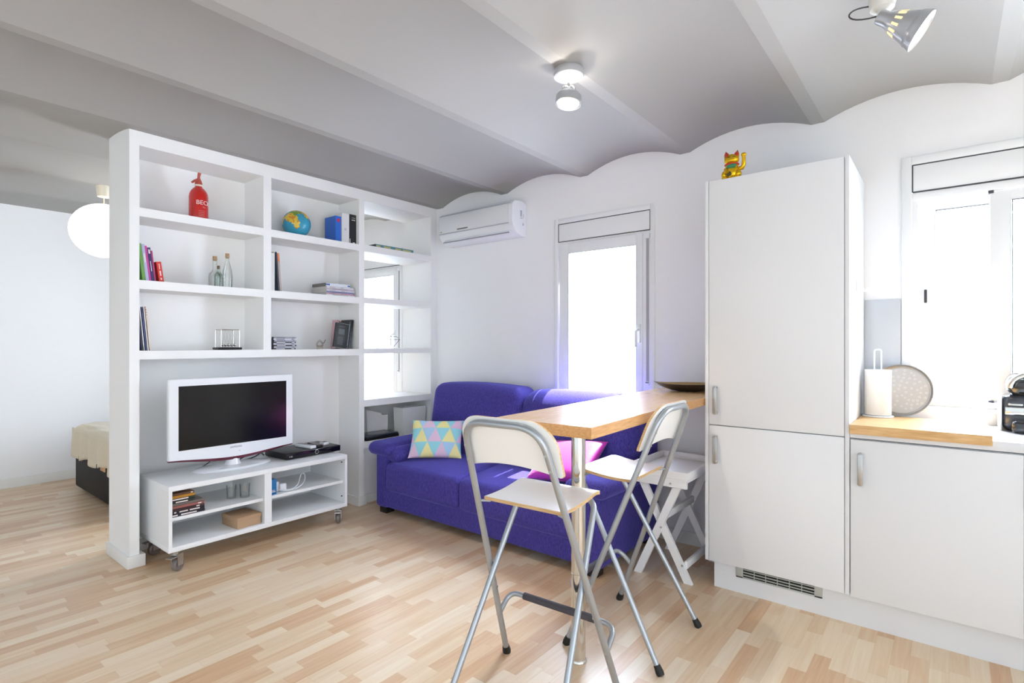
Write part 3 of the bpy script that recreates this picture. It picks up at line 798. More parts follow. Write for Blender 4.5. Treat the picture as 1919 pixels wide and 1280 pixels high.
# ------------------------------------------------------------------ folding bar stools
def make_stool(label):
    t = thing('bar_stool', label, 'bar stool', (0, 0, 0), 0, 'folding bar stools')
    XF, WF, XT, WT, ZT = .343, .263, -.058, .163, 1.046
    def A(s, z): k = z / ZT; return Vector((XF + (XT - XF) * k, s * (WF + (WT - WF) * k), z))
    def B(s, z): return Vector((-.079 + .5540 * z, s * (.231 - .0871 * z), z))
    zs = .665
    for s_ in (1, -1):
        l = part(MB().tube([A(s_, .025), A(s_, .70)], .0125, n=14), 'leg', m_alu, t, world=False)
        part(MB().tube([A(s_, 0.001), A(s_, .012), A(s_, .035)], [.0165, .018, .0145], n=14), 'rubber_foot', m_rubber, l, world=False)
        l = part(MB().tube([B(s_, .025), B(s_, .645)], .0115, n=14), 'leg', m_alu, t, world=False)
        part(MB().tube([B(s_, 0.001), B(s_, .012), B(s_, .035)], [.0155, .017, .0135], n=14), 'rubber_foot', m_rubber, l, world=False)
    mb = MB(); mb.tube(fillet([A(1, .70), A(1, ZT), A(-1, ZT), A(-1, .70)], .095, 8), .0125, n=14); part(mb, 'back_frame', m_alu, t, world=False)
    mb = MB(); mb.tube(fillet([B(1, .645), B(1, .728), B(-1, .728), B(-1, .645)], .06, 8), .0115, n=14)
    part(mb, 'seat_support', m_alu, t, world=False)
    for s_ in (1, -1): part(MB().tube([A(s_, .728), Vector((.085, s_ * .15, .729))], .005, n=10), 'seat_pin', m_alu, t, world=False)
    # seat: slightly dished plywood, white faces and bare edges
    nx, ny = 10, 10; x0, x1, hw = .075, .345, .176; th = .013
    mb = MB(); gt = {}; gb = {}
    for i in range(nx + 1):
        for j in range(ny + 1):
            u, v = i / nx, -1 + 2 * j / ny
            hwu = hw * (1 - .02 * (1 - u))
            x = x0 + (x1 - x0) * u; y = hwu * v
            z = .738 + .022 * u - .012 * math.sin(PI * min(1, u * 1.15)) * (1 - .4 * v * v) - .006 * max(0, (u - .85) / .15) ** 2
            gt[i, j] = mb.bm.verts.new((x, y, z + th / 2)); gb[i, j] = mb.bm.verts.new((x, y, z - th / 2))
    for i in range(nx):
        for j in range(ny):
            mb.bm.faces.new((gt[i, j], gt[i + 1, j], gt[i + 1, j + 1], gt[i, j + 1])); mb.bm.faces.new((gb[i, j], gb[i, j + 1], gb[i + 1, j + 1], gb[i + 1, j]))
    for i in range(nx):
        for j in (0, ny):
            f = mb.bm.faces.new((gt[i, j], gb[i, j], gb[i + 1, j], gt[i + 1, j])); f.material_index = 1
    for j in range(ny):
        for i in (0, nx):
            f = mb.bm.faces.new((gt[i, j], gb[i, j], gb[i, j + 1], gt[i, j + 1])); f.material_index = 1
    part(mb, 'seat', [m_seat, m_birch], t, world=False)
    # backrest board, in front of the tube
    slope = (XT - XF) / ZT
    def bp(y, z, d): # point on the board; board bows back a little
        return Vector((XF + slope * z + .021 + d - .012 * (1 - (y / .2) ** 2), y, z))
    zt, zb = 1.068, .868
    def half(y):
        ay = abs(y)
        hw_t = .19
        top = zt
        r = .10
        edge = .205
        if ay > edge - r:
            top = zt - r + math.sqrt(max(0, r * r - (ay - (edge - r)) ** 2))
        bot = zb + .030 * (1 - (ay / edge) ** 2)
        rb = .02
        if ay > edge - rb: bot = bot + rb - math.sqrt(max(0, rb * rb - (ay - (edge - rb)) ** 2))
        return bot, top
    ny = 40; nz = 6; mb = MB(); F = {}; Bk = {}
    ysamp = [-.205 * math.cos(PI * j / ny) for j in range(ny + 1)]
    for j, y in enumerate(ysamp):
        b_, t_ = half(y)
        for k in range(nz + 1):
            z = b_ + (t_ - b_) * k / nz
            F[j, k] = mb.bm.verts.new(bp(y, z, .011)); Bk[j, k] = mb.bm.verts.new(bp(y, z, 0))
    for j in range(ny):
        for k in range(nz):
            mb.bm.faces.new((F[j, k], F[j + 1, k], F[j + 1, k + 1], F[j, k + 1])); mb.bm.faces.new((Bk[j, k], Bk[j, k + 1], Bk[j + 1, k + 1], Bk[j + 1, k]))
        for k in (0, nz):
            f = mb.bm.faces.new((F[j, k], Bk[j, k], Bk[j + 1, k], F[j + 1, k])); f.material_index = 1
    for k in range(nz):
        for j in (0, ny):
            f = mb.bm.faces.new((F[j, k], Bk[j, k], Bk[j, k + 1], F[j, k + 1])); f.material_index = 1
    part(mb, 'backrest', [m_seat, m_birch], t, world=False)
    # footrest bracket with foam sleeve
    za = .205; a1, a2 = A(1, za), A(-1, za); fw = Vector((.075, 0, .062))
    path = fillet([a1, a1 + fw, a2 + fw, a2], .055, 8)
    fr = part(MB().tube(path, .0105, n=12), 'footrest', m_alu, t, world=False)
    p, q = a1 + fw, a2 + fw
    part(MB().tube([p + (q - p) * .15, p + (q - p) * .85], .0148, n=14), 'foam_sleeve', m_foam, fr, world=False)
    def bolt(p, q, r): part(MB().tube([p, q], r, n=8), 'bolt', m_steel, t, world=False)
    for s_ in (1, -1):
        bolt(A(s_, .34) + Vector((0, .016 * s_, 0)), A(s_, .34) - Vector((0, .016 * s_, 0)), .005)
        for z in (.90, .955): bolt(A(s_, z) + Vector((-.0145, 0, 0)), A(s_, z), .0045)
        bolt(A(s_, za) + Vector((-.015, 0, 0)), A(s_, za), .005)
    return t
st1 = make_stool('folding white bar stool at the free end of the bar table, back to camera')
st1.location = (1.467, 1.196, 0); st1.rotation_euler = (0, 0, .052)
dup(st1, (2.281, .984 - .004, 0), 1.602, 'folding white bar stool at the long side of the bar table by the tray table')

# ------------------------------------------------------------------ folding tray table
tt = thing('tray_table', 'small white folding tray table with crossed legs under the bar table', 'table', (3.15, 1.27, 0))
mb = MB(); tx0, tx1, ty0, ty1 = 2.868, 3.42, 1.098, 1.478
mb.box(tx0, tx1, ty0, ty1, .570, .582)
for (a, b, c, d) in ((tx0, tx0 + .016, ty0, ty1), (tx1 - .016, tx1, ty0, ty1), (tx0 + .016, tx1 - .016, ty0, ty0 + .016), (tx0 + .016, tx1 - .016, ty1 - .016, ty1)):
    mb.box(a, b, c, d, .582, .622, b=.003)
part(mb, 'tray', m_trayw, tt)
for x in (2.880, 3.365):
    part(MB().box(x, x + .022, ty0 + .012, ty1 - .02, .530, .570, b=.002), 'apron', m_trayw, tt)
def leg_box(x, ya, yb, z1=.545, w=.042, th=.020):
    d = Vector((0, yb - ya, z1)).normalized(); p = Vector((0, -d.z, d.y))
    if p.y < 0: p = -p
    hw = w / 2 / abs(d.z)
    v = [(ya - hw, 0), (ya + hw, 0), (yb + hw, z1), (yb - hw, z1)]
    return MB().prism(v, 'x', x, x + th)
for (x, o) in ((2.902, 0), (3.343, 0)):
    part(leg_box(x - .001, 1.408, 1.165), 'leg', m_trayw, tt); part(leg_box(x + .021 if x < 3 else x - .022, 1.118, 1.395), 'leg', m_trayw, tt)
part(MB().box(2.943, 3.321, 1.128, 1.146, .075, .115, b=.002), 'rail', m_trayw, tt)
part(MB().box(2.921, 3.343, 1.238, 1.256, .335, .375, b=.002), 'rail', m_trayw, tt)
for (y, z, x) in ((1.20, .55, 2.880), (1.264, .29, 2.901), (1.15, .095, 2.923)): part(MB().tube([(x - .004, y, z), (x + .004, y, z)], .006, n=10), 'bolt', m_steel, tt)

# ------------------------------------------------------------------ TV bench, TV and things on it
bx0, bx1, by0, by1 = 1.172, 2.346, 3.452, 3.925
zt = .507
tb = thing('tv_bench', 'low white open TV bench on castors in front of the bookshelf', 'TV bench', (1.76, 3.69, 0))
part(MB().box(bx0, bx1, by0, by1, zt - .030, zt, b=.001), 'top', m_lacq, tb)
part(MB().box(bx0, bx1, by0, by1, .128, .156, b=.001), 'bottom', m_lacq, tb)
for (a, b) in ((bx0, bx0 + .019), (bx1 - .019, bx1)): part(MB().box(a, b, by0, by1, .156, zt - .03), 'side_panel', m_lacq, tb)
part(MB().box(1.729, 1.776, by0 + .004, by1 - .01, .156, zt - .03), 'divider', m_lacq, tb)
part(MB().box(bx0 + .019, bx1 - .019, by1 - .008, by1, .156, zt - .03), 'back_panel', m_lacq, tb)
for (a, b) in ((bx0 + .019, 1.729), (1.776, bx1 - .019)): part(MB().box(a, b, by0 + .03, by1 - .008, .298, .318), 'shelf', m_lacq, tb)
for (x, y, z) in ((2.325, 3.49, .45), (2.325, 3.49, .2), (2.325, 3.86, .21), (1.195, 3.47, .292)): part(MB().tube([(x - .004, y, z), (x + .004, y, z)], .005, n=8), 'shelf_pin', m_dark, tb)
for (x, y, a) in ((1.222, 3.495, .5), (2.30, 3.50, .9), (1.222, 3.875, .3), (2.30, 3.875, .6)):
    M = Matrix.Translation((x, y, 0)) @ Matrix.Rotation(a, 4, 'Z')
    mb = MB(); mb.box(-.03, .03, -.03, .03, .120, .128, b=.002, M=M); mb.lathe([(.019, .100), (.021, .120)], n=16, M=M)
    for s_ in (-1, 1): mb.box(-.006, .034, s_ * .021 - .0015, s_ * .021 + .0015, .035, .104, M=M)
    mb.box(-.016, .016, -.022, .022, .098, .104, M=M); mb.box(-.05, -.006, -.02, .02, .088, .094, M=M)
    cs = part(mb, 'castor', m_steel, tb)
    mb = MB(); Mw = M @ Matrix.Translation((.016, 0, .038)) @ Matrix.Rotation(PI / 2, 4, 'X')
    mb.lathe([(0, -.016), (.03, -.016), (.037, -.010), (.0378, 0), (.037, .010), (.03, .016), (0, .016)], n=24, M=Mw)
    part(mb, 'wheel', mat('castor_wheel', (120, 112, 108), .4, .2), cs)

tv = thing('tv', 'white flat-screen TV with burgundy lower edge on the TV bench', 'TV', (1.64, 3.69, zt))
x0, x1, yf = 1.239, 2.030, 3.65
nseg = 24
def zb_(x): u = (x - x0) / (x1 - x0) * 2 - 1; return .612 - .028 * (max(0.0, math.cos(u * PI / 2)) ** 1.6)
mb = MB(); poly = [(x0, 1.104), (x1, 1.104)] + [(x1 + (x0 - x1) * k / nseg, zb_(x1 + (x0 - x1) * k / nseg)) for k in range(nseg + 1)]
mb.prism(list(reversed(poly)), 'y', yf, yf + .035)
bmesh.ops.bevel(mb.bm, geom=[e for e in mb.bm.edges if abs(e.verts[0].co.y - e.verts[1].co.y) < 1e-6], offset=.004, segments=2, affect='EDGES')
part(mb, 'bezel', m_white_gloss, tv)
part(MB().box(x0 + .06, x1 - .06, yf + .03, yf + .085, .66, 1.05, b=.02), 'rear_housing', m_white_gloss, tv)
mb = MB(); n2 = nseg
a_ = [mb.bm.verts.new((x0 + (x1 - x0) * k / n2, yf - .001, zb_(x0 + (x1 - x0) * k / n2) + .001)) for k in range(n2 + 1)]
b_ = [mb.bm.verts.new((x0 + (x1 - x0) * k / n2, yf + .012, zb_(x0 + (x1 - x0) * k / n2) - .008 - .012 * math.sin(PI * k / n2))) for k in range(n2 + 1)]
c_ = [mb.bm.verts.new((x0 + (x1 - x0) * k / n2, yf + .036, zb_(x0 + (x1 - x0) * k / n2) + .001)) for k in range(n2 + 1)]
for k in range(n2):
    mb.bm.faces.new((a_[k], a_[k + 1], b_[k + 1], b_[k])); mb.bm.faces.new((b_[k], b_[k + 1], c_[k + 1], c_[k])); mb.bm.faces.new((a_[k + 1], a_[k], c_[k], c_[k + 1]))
mb.bm.faces.new((a_[0], b_[0], c_[0])); mb.bm.faces.new((a_[-1], c_[-1], b_[-1]))
part(mb, 'lower_edge', m_burg, tv)
part(MB().box(1.293, 1.981, yf - .0012, yf + .01, .668, 1.062), 'screen', m_screen, tv, smooth=0)
mb = MB(); mb.text('SAMSUNG', .017, Matrix.Translation((1.635, yf - .0012, .647)) @ Matrix.Rotation(PI / 2, 4, 'X'))
mb.text('TV', .008, Matrix.Translation((1.657, yf - .0012, .618)) @ Matrix.Rotation(PI / 2, 4, 'X'))
part(mb, 'brand_lettering', mat('tv_letter', (150, 152, 162), .4), tv)
part(MB().lathe([(.055, zt + .020), (.042, zt + .04), (.040, .63)], n=24, M=Matrix.Translation((1.635, 3.70, 0))), 'neck', m_white_gloss, tv)
mb = MB(); mb.lathe([(0, 0), (.245, 0), (.252, .006), (.235, .016), (.12, .022), (0, .023)], n=64, sx=1, sy=.50, M=Matrix.Translation((1.637, 3.70, zt + .001)))
part(mb, 'stand_base', m_white_gloss, tv)

rc = thing('digital_receiver', 'flat black digital receiver on the end of the TV bench', 'receiver', (2.165, 3.75, zt))
T = Matrix.Translation((2.165, 3.745, zt)) @ Matrix.Rotation(math.radians(2.5), 4, 'Z')
part(MB().box(-.22, .22, -.135, .14, .003, .048, b=.006, M=T), 'housing', m_black, rc)
part(MB().box(-.218, .224, -.142, -.134, .004, .046, b=.003, M=T), 'front_panel', m_black_gloss, rc)
mb = MB(); mb.lathe([(.013, 0), (.016, .001), (.013, .002)], n=24, M=T @ Matrix.Translation((.02, -.1425, .026)) @ Matrix.Rotation(PI / 2, 4, 'X'), cap=False)
mb.box(-.198, -.189, -.144, -.142, .017, .027, M=T); mb.box(-.184, -.175, -.144, -.142, .017, .027, M=T)
part(mb, 'front_marks', m_steel, rc)
ZR = zt + .0485
def remote(label, cx_, cy_, rz, L, w, h, m, mk, nm='remote_control', cat='remote control'):
    o = thing(nm, label, cat, (cx_, cy_, ZR), rz)
    part(MB().softbox(-w / 2, w / 2, -L / 2, L / 2, 0, h, r=.006, n=3), 'shell', m, o, world=False)
    mb = MB()
    for i in range(7):
        for j in range(3): mb.box((j - 1) * w * .28 - .003, (j - 1) * w * .28 + .003, -L * .36 + i * L * .11 - .003, -L * .36 + i * L * .11 + .003, h - .0005, h + .0012)
    part(mb, 'buttons', mk, o, world=False)
remote('white remote control lying across the black receiver', 2.165, 3.715, .12, .19, .048, .022, m_white_gloss, m_dark)
remote('black remote control beside the white one on the receiver', 2.238, 3.705, -.1, .17, .045, .019, m_black, m_steel)
remote('small white adapter box on the end of the receiver', 2.312, 3.70, .2, .05, .055, .022, m_white_gloss, m_dark, 'adapter_box', 'adapter')
mb = MB(); mb.tube(bez((1.50, 3.84, zt + .004), (1.56, 3.74, zt + .06), (1.50, 3.76, zt + .09), (1.56, 3.72, .62)), .003, n=8)
mb.tube(bez((1.78, 3.84, zt + .005), (1.84, 3.72, zt + .03), (1.86, 3.80, zt + .07), (1.925, 3.86, zt + .01)), .004, n=8)
mb.tube(bez((1.76, 3.88, zt + .004), (1.84, 3.84, zt + .05), (1.88, 3.86, zt + .06), (1.93, 3.88, zt + .03)), .004, n=8)
solo(mb, 'tv_cables', m_black, 'loose black cables on the bench behind the TV stand', 'cable', (1.75, 3.85, zt))
# DVD cases in the bench
def flat_case(nm, label, cat, x0_, x1_, y0_, y1_, z0_, z1_, cov, spine, marks=None, mk=None, group=None, rz=0.0):
    o = thing(nm, label, cat, ((x0_ + x1_) / 2, (y0_ + y1_) / 2, z0_), rz, group)
    w_, d_ = (x1_ - x0_) / 2, (y1_ - y0_) / 2; h_ = z1_ - z0_
    part(MB().box(-w_, w_, -d_, d_, 0.0003, h_ - .0003, b=.0012), 'case', cov, o, world=False)
    mb = MB(); mb.box(-w_ + .001, w_ - .001, -d_ - .0008, -d_ + .001, .001, h_ - .001); part(mb, 'spine', spine, o, world=False)
    if marks:
        mb = MB()
        for (a, b) in marks: mb.box(-w_ + 2 * w_ * a, -w_ + 2 * w_ * b, -d_ - .0016, -d_ - .0004, h_ * .28, h_ * .72)
        part(mb, 'spine_lettering', mk or m_print, o, world=False)
    return o
def cm_(rgb, r=.4): return mat('cover_%02x%02x%02x' % rgb, rgb, r)
dvds = [  # thickness, length, colour, marks, label
    (.016, .186, (40, 40, 58), [(.06, .2), (.3, .75)], 'dark blue DVD case at the bottom of the stack in the bench'),
    (.016, .184, (36, 34, 48), [(.1, .16), (.25, .5), (.55, .85)], 'black DVD case with large white spine lettering, low in the bench stack'),
    (.015, .184, (66, 44, 50), [(.75, .85)], 'dark brown DVD case above the large-lettered one'),
    (.015, .182, (156, 98, 92), [(.8, .9)], 'dusty pink DVD case in the middle of the bench stack'),
    (.014, .180, (120, 112, 106), None, 'grey-brown DVD case topping the wider part of the bench stack'),
    (.015, .128, (44, 48, 52), [(.2, .7)], 'shorter dark DVD case with white print, resting on the wider cases'),
    (.015, .128, (38, 60, 50), [(.1, .75)], 'dark green DVD case with white print, second from the shorter pile'),
    (.015, .128, (186, 130, 40), None, 'ochre DVD case under the top one'),
    (.014, .126, (104, 74, 52), [(.85, .95)], 'brown DVD case on top of the bench stack')]
z = .318
for i, (t_, L_, c_, mk_, lb) in enumerate(dvds):
    xa = 1.194 + (.002 if i % 2 else 0)
    flat_case('dvd_case', lb, 'DVD', xa, xa + L_, 3.49 + (.004 if i in (1, 4, 6) else 0), 3.625, z, z + t_, cm_(c_), cm_(tuple(max(0, v - 8) for v in c_)), mk_, group='DVDs in the TV bench'); z += t_
# drinking glasses
def tumbler(x, y, z, r, h, label):
    o = MB(); o.lathe([(r * .86, .0), (r, h), (r - .0025, h), (r * .84, .006), (0, .006)], n=28, M=Matrix.Translation((x, y, z + .0005)), cap=True)
    solo(o, 'drinking_glass', m_bottle, label, 'glass', (x, y, z), group='glasses in the TV bench')
tumbler(1.668, 3.60, .318, .033, .085, 'clear drinking glass near the divider on the bench shelf')
tumbler(1.600, 3.64, .318, .031, .083, 'clear drinking glass standing away from the divider on the bench shelf')
cb = thing('cardboard_box', 'small brown cardboard box with lid on the bottom of the TV bench', 'box', (1.64, 3.57, .156), 0)
T = Matrix.Translation((1.634, 3.572, .157)) @ Matrix.Rotation(math.radians(4), 4, 'Z')
part(MB().box(-.076, .076, -.095, .095, .0, .052, b=.001, M=T), 'body', m_card, cb); part(MB().box(-.079, .079, -.098, .098, .047, .070, b=.001, M=T), 'lid', m_card, cb)
bb = thing('blue_box', 'small blue cardboard box against the divider on the bench shelf', 'box', (1.80, 3.53, .318))
part(MB().box(1.782, 1.832, 3.50, 3.57, .3185, .418, b=.001), 'carton', cm_((36, 116, 176), .4), bb)
part(MB().box(1.792, 1.824, 3.4992, 3.5005, .335, .341).box(1.796, 1.82, 3.4992, 3.5005, .346, .349), 'print', m_print, bb)
pc_ = thing('plug_cable', 'white plug adapter with coiled white cable on the bench shelf', 'cable', (1.9, 3.55, .318))
part(MB().box(1.85, 1.875, 3.55, 3.60, .3185, .385, b=.005).softbox(1.872, 1.925, 3.53, 3.575, .3185, .37, r=.014, n=2), 'plug', m_white_gloss, pc_)
mb = MB(); mb.tube(bez((1.89, 3.53, .33), (1.95, 3.48, .32), (2.0, 3.52, .33), (2.06, 3.60, .385)) + bez((2.06, 3.60, .385), (2.12, 3.66, .41), (2.12, 3.60, .36), (2.03, 3.53, .336)) + bez((2.03, 3.53, .336), (1.95, 3.47, .325), (1.9, 3.50, .322), (1.87, 3.54, .33)), .004, n=8)
part(mb, 'cable', m_white_gloss, pc_)

# ------------------------------------------------------------------ things on the bookshelf
SH1, SH2, SH3 = 2.135, 1.703, 1.281      # shelf tops
sp = thing('soda_siphon', 'red glass soda siphon bottle with white lettering on the top shelf', 'soda siphon', (1.491, 3.87, SH1))
B0 = Matrix.Translation((1.491, 3.87, SH1))
part(MB().lathe([(0, .001), (.050, .001), (.056, .006), (.0575, .02), (.0575, .155), (.055, .175), (.047, .195), (.034, .212), (.022, .222), (.020, .232)], n=40, M=B0), 'bottle', m_red, sp)
part(MB().lathe([(.022, .228), (.024, .231), (.024, .238), (.021, .240)], n=28, M=B0), 'collar', m_cream, sp)
hd = part(MB().lathe([(.022, .239), (.0225, .248), (.018, .265), (.012, .278), (.009, .285), (.0, .286)], n=28, M=B0), 'head', m_redcap, sp)
mb = MB(); mb.tube([B0 @ Vector(p) for p in ((-.008, -.004, .27), (-.03, -.014, .258), (-.048, -.022, .242))], [.009, .008, .0065], n=12); part(mb, 'spout', m_redcap, hd)
mb = MB(); mb.tube([B0 @ Vector(p) for p in ((.0, 0, .28), (0.001, -.002, .300), (.004, -.004, .318))], [.008, .009, .0105], n=12); part(mb, 'lever', m_redcap, hd)
def wrapR(a0, R_, z0):
    def f(p):
        a = a0 + p.x / R_; return ((R_ + p.z) * math.cos(a), (R_ + p.z) * math.sin(a), z0 + p.y)
    return f
mb = MB(); a0 = math.radians(-78)
mb.text('BECK', .040, B0, wrap=wrapR(a0, .0577, .112)); mb.text('1 L', .014, B0, wrap=wrapR(a0, .0577, .083))
for k in range(4):
    mb.text('..............', .012, B0, wrap=wrapR(a0 - .25, .0577, .062 - .011 * k))
part(mb, 'lettering', m_print, sp)

# globe
gl = MB(); res = bmesh.ops.create_icosphere(gl.bm, subdivisions=6, radius=.103)
land = [((-.80, -.45, .38), .46, 1), ((-.66, -.72, .20), .40, 1), ((-.50, -.85, -.05), .30, 1), ((-.48, -.86, -.32), .24, 1), ((-.45, -.5, .74), .42, 2), ((-.1, -.40, .92), .50, 2),
        ((.38, -.55, .74), .46, 1), ((.62, -.55, .55), .34, 1), ((.85, -.25, .45), .34, 2), ((.90, -.35, -.42), .30, 1), ((.30, -.82, .48), .17, 1), ((.1, .5, .8), .6, 1), ((-.9, .3, .2), .4, 1), ((0, .9, -.3), .5, 2)]
land = [(Vector(a).normalized(), b, c) for a, b, c in land]
from mathutils import noise
def gp(c, f):
    d = c.normalized(); w = .10 * noise.noise(d * 6.5) + .05 * noise.noise(d * 15)
    best = 0
    for (a, b, k) in land:
        if math.acos(max(-1, min(1, d.dot(a)))) + w < b * .86: best = k
    if best and noise.noise(d * 5 + Vector((3, 1, 7))) > .10: best = 3 if best == 1 else 1
    return best
gl.paint(gp)
go = solo(gl, 'globe', [mat('globe_ocean', (64, 160, 190), .25), mat('globe_yellow', (222, 190, 60), .3), mat('globe_green', (120, 160, 70), .3), mat('globe_orange', (206, 140, 50), .3)],
          'blue inflatable world globe sitting on the upper shelf', 'globe', smooth=60)
go.location = (2.195, 3.89, SH1 + .1035)

def book(nm, label, x, y, z, t, h, d, lean, cov, group, pages=m_paper, cat='book', spine_mark=None, mk=None, right=False, rz=0):
    """upright book, spine towards the room; lean in degrees, positive to +x"""
    o = thing(nm, label, cat, (x, y, z), 0, group)
    o.rotation_euler = (0, math.radians(lean), rz)
    base_of(o)
    s0, s1 = ((-t, 0) if right else (0, t)); c = min(.0022, t * .2)
    mb = MB(); mb.box(s0, s0 + c, 0, d, 0, h); mb.box(s1 - c, s1, 0, d, 0, h); mb.box(s0 + c, s1 - c, 0, c, 0, h)
    part(mb, 'cover', cov, o, world=False, smooth=0)
    part(MB().box(s0 + c, s1 - c, c, d - .003, .002, h - .002), 'pages', pages, o, world=False, smooth=0)
    if spine_mark:
        mb = MB()
        for (a, b, u0, u1) in spine_mark: mb.box(s0 + t * u0, s0 + t * u1, -.0006, .0005, h * a, h * b)
        part(mb, 'spine_lettering', mk or m_print, o, world=False, smooth=0)
    return o
G1 = 'books on the middle shelf'
yb = 3.79
for (x, t, h, d, ln, c, lb, mk) in (
    (1.147, .017, .224, .17, -6.5, (112, 168, 84), 'tall green book at the end of the leaning row on the middle shelf', None),
    (1.165, .016, .222, .17, -6.5, (186, 186, 222), 'tall pale lilac book leaning between the green and pink books', [(.5, .75, .3, .7)]),
    (1.182, .010, .214, .16, -6.5, (206, 70, 150), 'thin pink book leaning beside the navy one', None),
    (1.193, .017, .205, .16, -6.5, (58, 52, 104), 'navy blue book with pale print in the leaning row', [(.82, .94, .25, .75), (.3, .6, .4, .6)]),
    (1.211, .008, .188, .15, -6.5, (176, 62, 112), 'thin raspberry book at the free side of the leaning row', None)):
    book('book', lb, x, yb, SH2 + .0005, t, h, d, ln, cm_(c), G1, spine_mark=mk)
book('book', 'short red book with white spine lettering standing apart on the middle shelf', 1.236, yb, SH2 + .0005, .026, .124, .11, -8, cm_((212, 50, 42)), G1, spine_mark=[(.1, .2, .35, .65), (.3, .55, .35, .65), (.62, .9, .42, .58)])
# bottles
def bottle(nm, label, x, y, z, prof, m, ck, cz0, cz1, cr):
    o = thing(nm, label, 'bottle', (x, y, z), 0, 'corked glass bottles')
    T_ = Matrix.Translation((x, y, z))
    part(MB().lathe([(0, .001)] + prof + [(prof[-1][0] - .002, prof[-1][1])] + [(max(.002, r - .003), zz) for r, zz in reversed(prof[1:-1])] + [(0, .006)], n=28, M=T_, cap=False), 'glass', m, o)
    part(MB().lathe([(cr * .9, cz0), (cr, (cz0 + cz1) / 2), (cr * 1.05, cz1)], n=18, M=T_), 'cork', ck, o)
bottle('glass_bottle', 'round clear glass bottle with a cork behind the small green bottle', 1.603, 3.895, SH2, [(.036, .001), (.040, .006), (.040, .075), (.036, .095), (.018, .115), (.0145, .13), (.0145, .19), (.018, .193), (.018, .198)], m_bottle, m_cork, .185, .215, .0135)
bottle('glass_bottle', 'small green glass bottle with a dark cork in front', 1.601, 3.832, SH2, [(.024, .001), (.026, .005), (.026, .072), (.024, .085), (.013, .10), (.0095, .108), (.0095, .128), (.012, .13)], m_bottle_g, m_corkdark, .122, .145, .009)
bottle('glass_bottle', 'tall ribbed clear glass bottle with cork, beside the small green bottle', 1.668, 3.855, SH2, [(.030, .001), (.033, .006), (.033, .085), (.029, .12), (.019, .16), (.0125, .19), (.0125, .212), (.016, .214), (.016, .219)], m_bottle, m_cork, .205, .238, .0125)
# magazines leaning on the lowest left bay
for i, (c, h, lb) in enumerate((((64, 70, 96), .268, 'magazine with dark blue corner resting against the shelf side on the lowest shelf'), ((236, 234, 230), .266, 'white magazine second in the leaning set on the lowest shelf'),
                                ((72, 88, 140), .265, 'blue-topped magazine in the middle of the leaning set'), ((240, 238, 236), .266, 'white magazine fourth in the leaning set on the lowest shelf'),
                                ((236, 216, 196), .268, 'cream magazine with red dots, outermost of the leaning set'))):
    book('magazine', lb, 1.1455 + .0105 * i, 3.80, SH3 + .0005, .005, h, .20, -5.2, cm_(c), 'magazines on the lowest shelf', cat='magazine', spine_mark=[(.86, .98, 0, 1)] if i in (0, 2) else ([(.80, .82, .2, .8), (.86, .88, .2, .8), (.92, .94, .2, .8)] if i == 4 else None), mk=cm_((150, 60, 70)) if i == 4 else cm_((60, 64, 110)))
# Newton's cradle
nc = thing('newtons_cradle', "Newton's cradle with chrome frame on a black base", 'desk toy', (1.65, 3.86, SH3))
T = Matrix.Translation((1.668, 3.855, SH3)) @ Matrix.Rotation(math.radians(0), 4, 'Z')
part(MB().softbox(-.078, .078, -.055, .055, .0005, .018, r=.008, n=3, M=T), 'base', m_black, nc)
mb = MB()
for y in (-.045, .045): mb.tube([T @ Vector(p) for p in fillet([(-.06, y, .016), (-.06, y, .138), (.06, y, .138), (.06, y, .016)], .008, 4)], .003, n=10)
part(mb, 'frame', m_chrome, nc)
for k in range(5):
    xx = (k - 2) * .0205 + .008
    part(MB().ball(T @ Vector((xx, 0, .034)), .0102, sub=2), 'steel_ball', m_chrome, nc)
mb = MB()
for k in range(5):
    xx = (k - 2) * .0205 + .008
    for y in (-.045, .045): mb.tube([T @ Vector((xx, 0, .044)), T @ Vector((xx, y, .138))], .0005, n=5)
part(mb, 'thread', m_steel, nc)
# blue, white and black volumes, top right bay
G2 = 'thick volumes on the upper shelf'
book('book', 'thick blue dictionary with red emblem on its spine', 2.467, 3.79, SH1 + .0005, .051, .205, .15, 0, cm_((44, 104, 200), .35), G2, spine_mark=[(.78, .9, .3, .75)], mk=cm_((214, 40, 60)))
book('book', 'thick white volume between the blue and black ones', 2.522, 3.785, SH1 + .0005, .068, .238, .16, 0, cm_((226, 226, 228), .5), G2, spine_mark=[(.42, .5, .35, .65)], mk=cm_((200, 200, 204)))
book('book', 'thick black volume with white spine print beside the shelf post', 2.594, 3.785, SH1 + .0005,   .062, .240, .16, 0, cm_((34, 36, 40), .4), G2, spine_mark=[(.80, .825, .3, .85), (.88, .89, .3, .85), (.03, .06, .5, .8), (.03, .17, .02, .12)])
# magazines, middle right bay
G3 = 'magazines leaning in the middle bay'
book('magazine', 'wide white folder standing against the divider', 1.930, 3.79, SH2 + .0005, .040, .285, .20, 0, cm_((232, 232, 230), .6), G3, cat='magazine', spine_mark=[(.96, .985, .1, .9)], mk=cm_((120, 110, 80)))
book('magazine', 'thin dark magazine leaning on the white folder', 1.998, 3.79, SH2 + .0005, .008, .285, .20, -4.2, cm_((60, 72, 84), .5), G3, cat='magazine')
book('magazine', 'grey magazine with orange top leaning outermost on the white folder', 2.009, 3.79, SH2 + .0005, .014, .278, .20, -4.2, cm_((176, 160, 152), .5), G3, cat='magazine', spine_mark=[(.78, .99, 0, 1)], mk=cm_((224, 130, 78)))
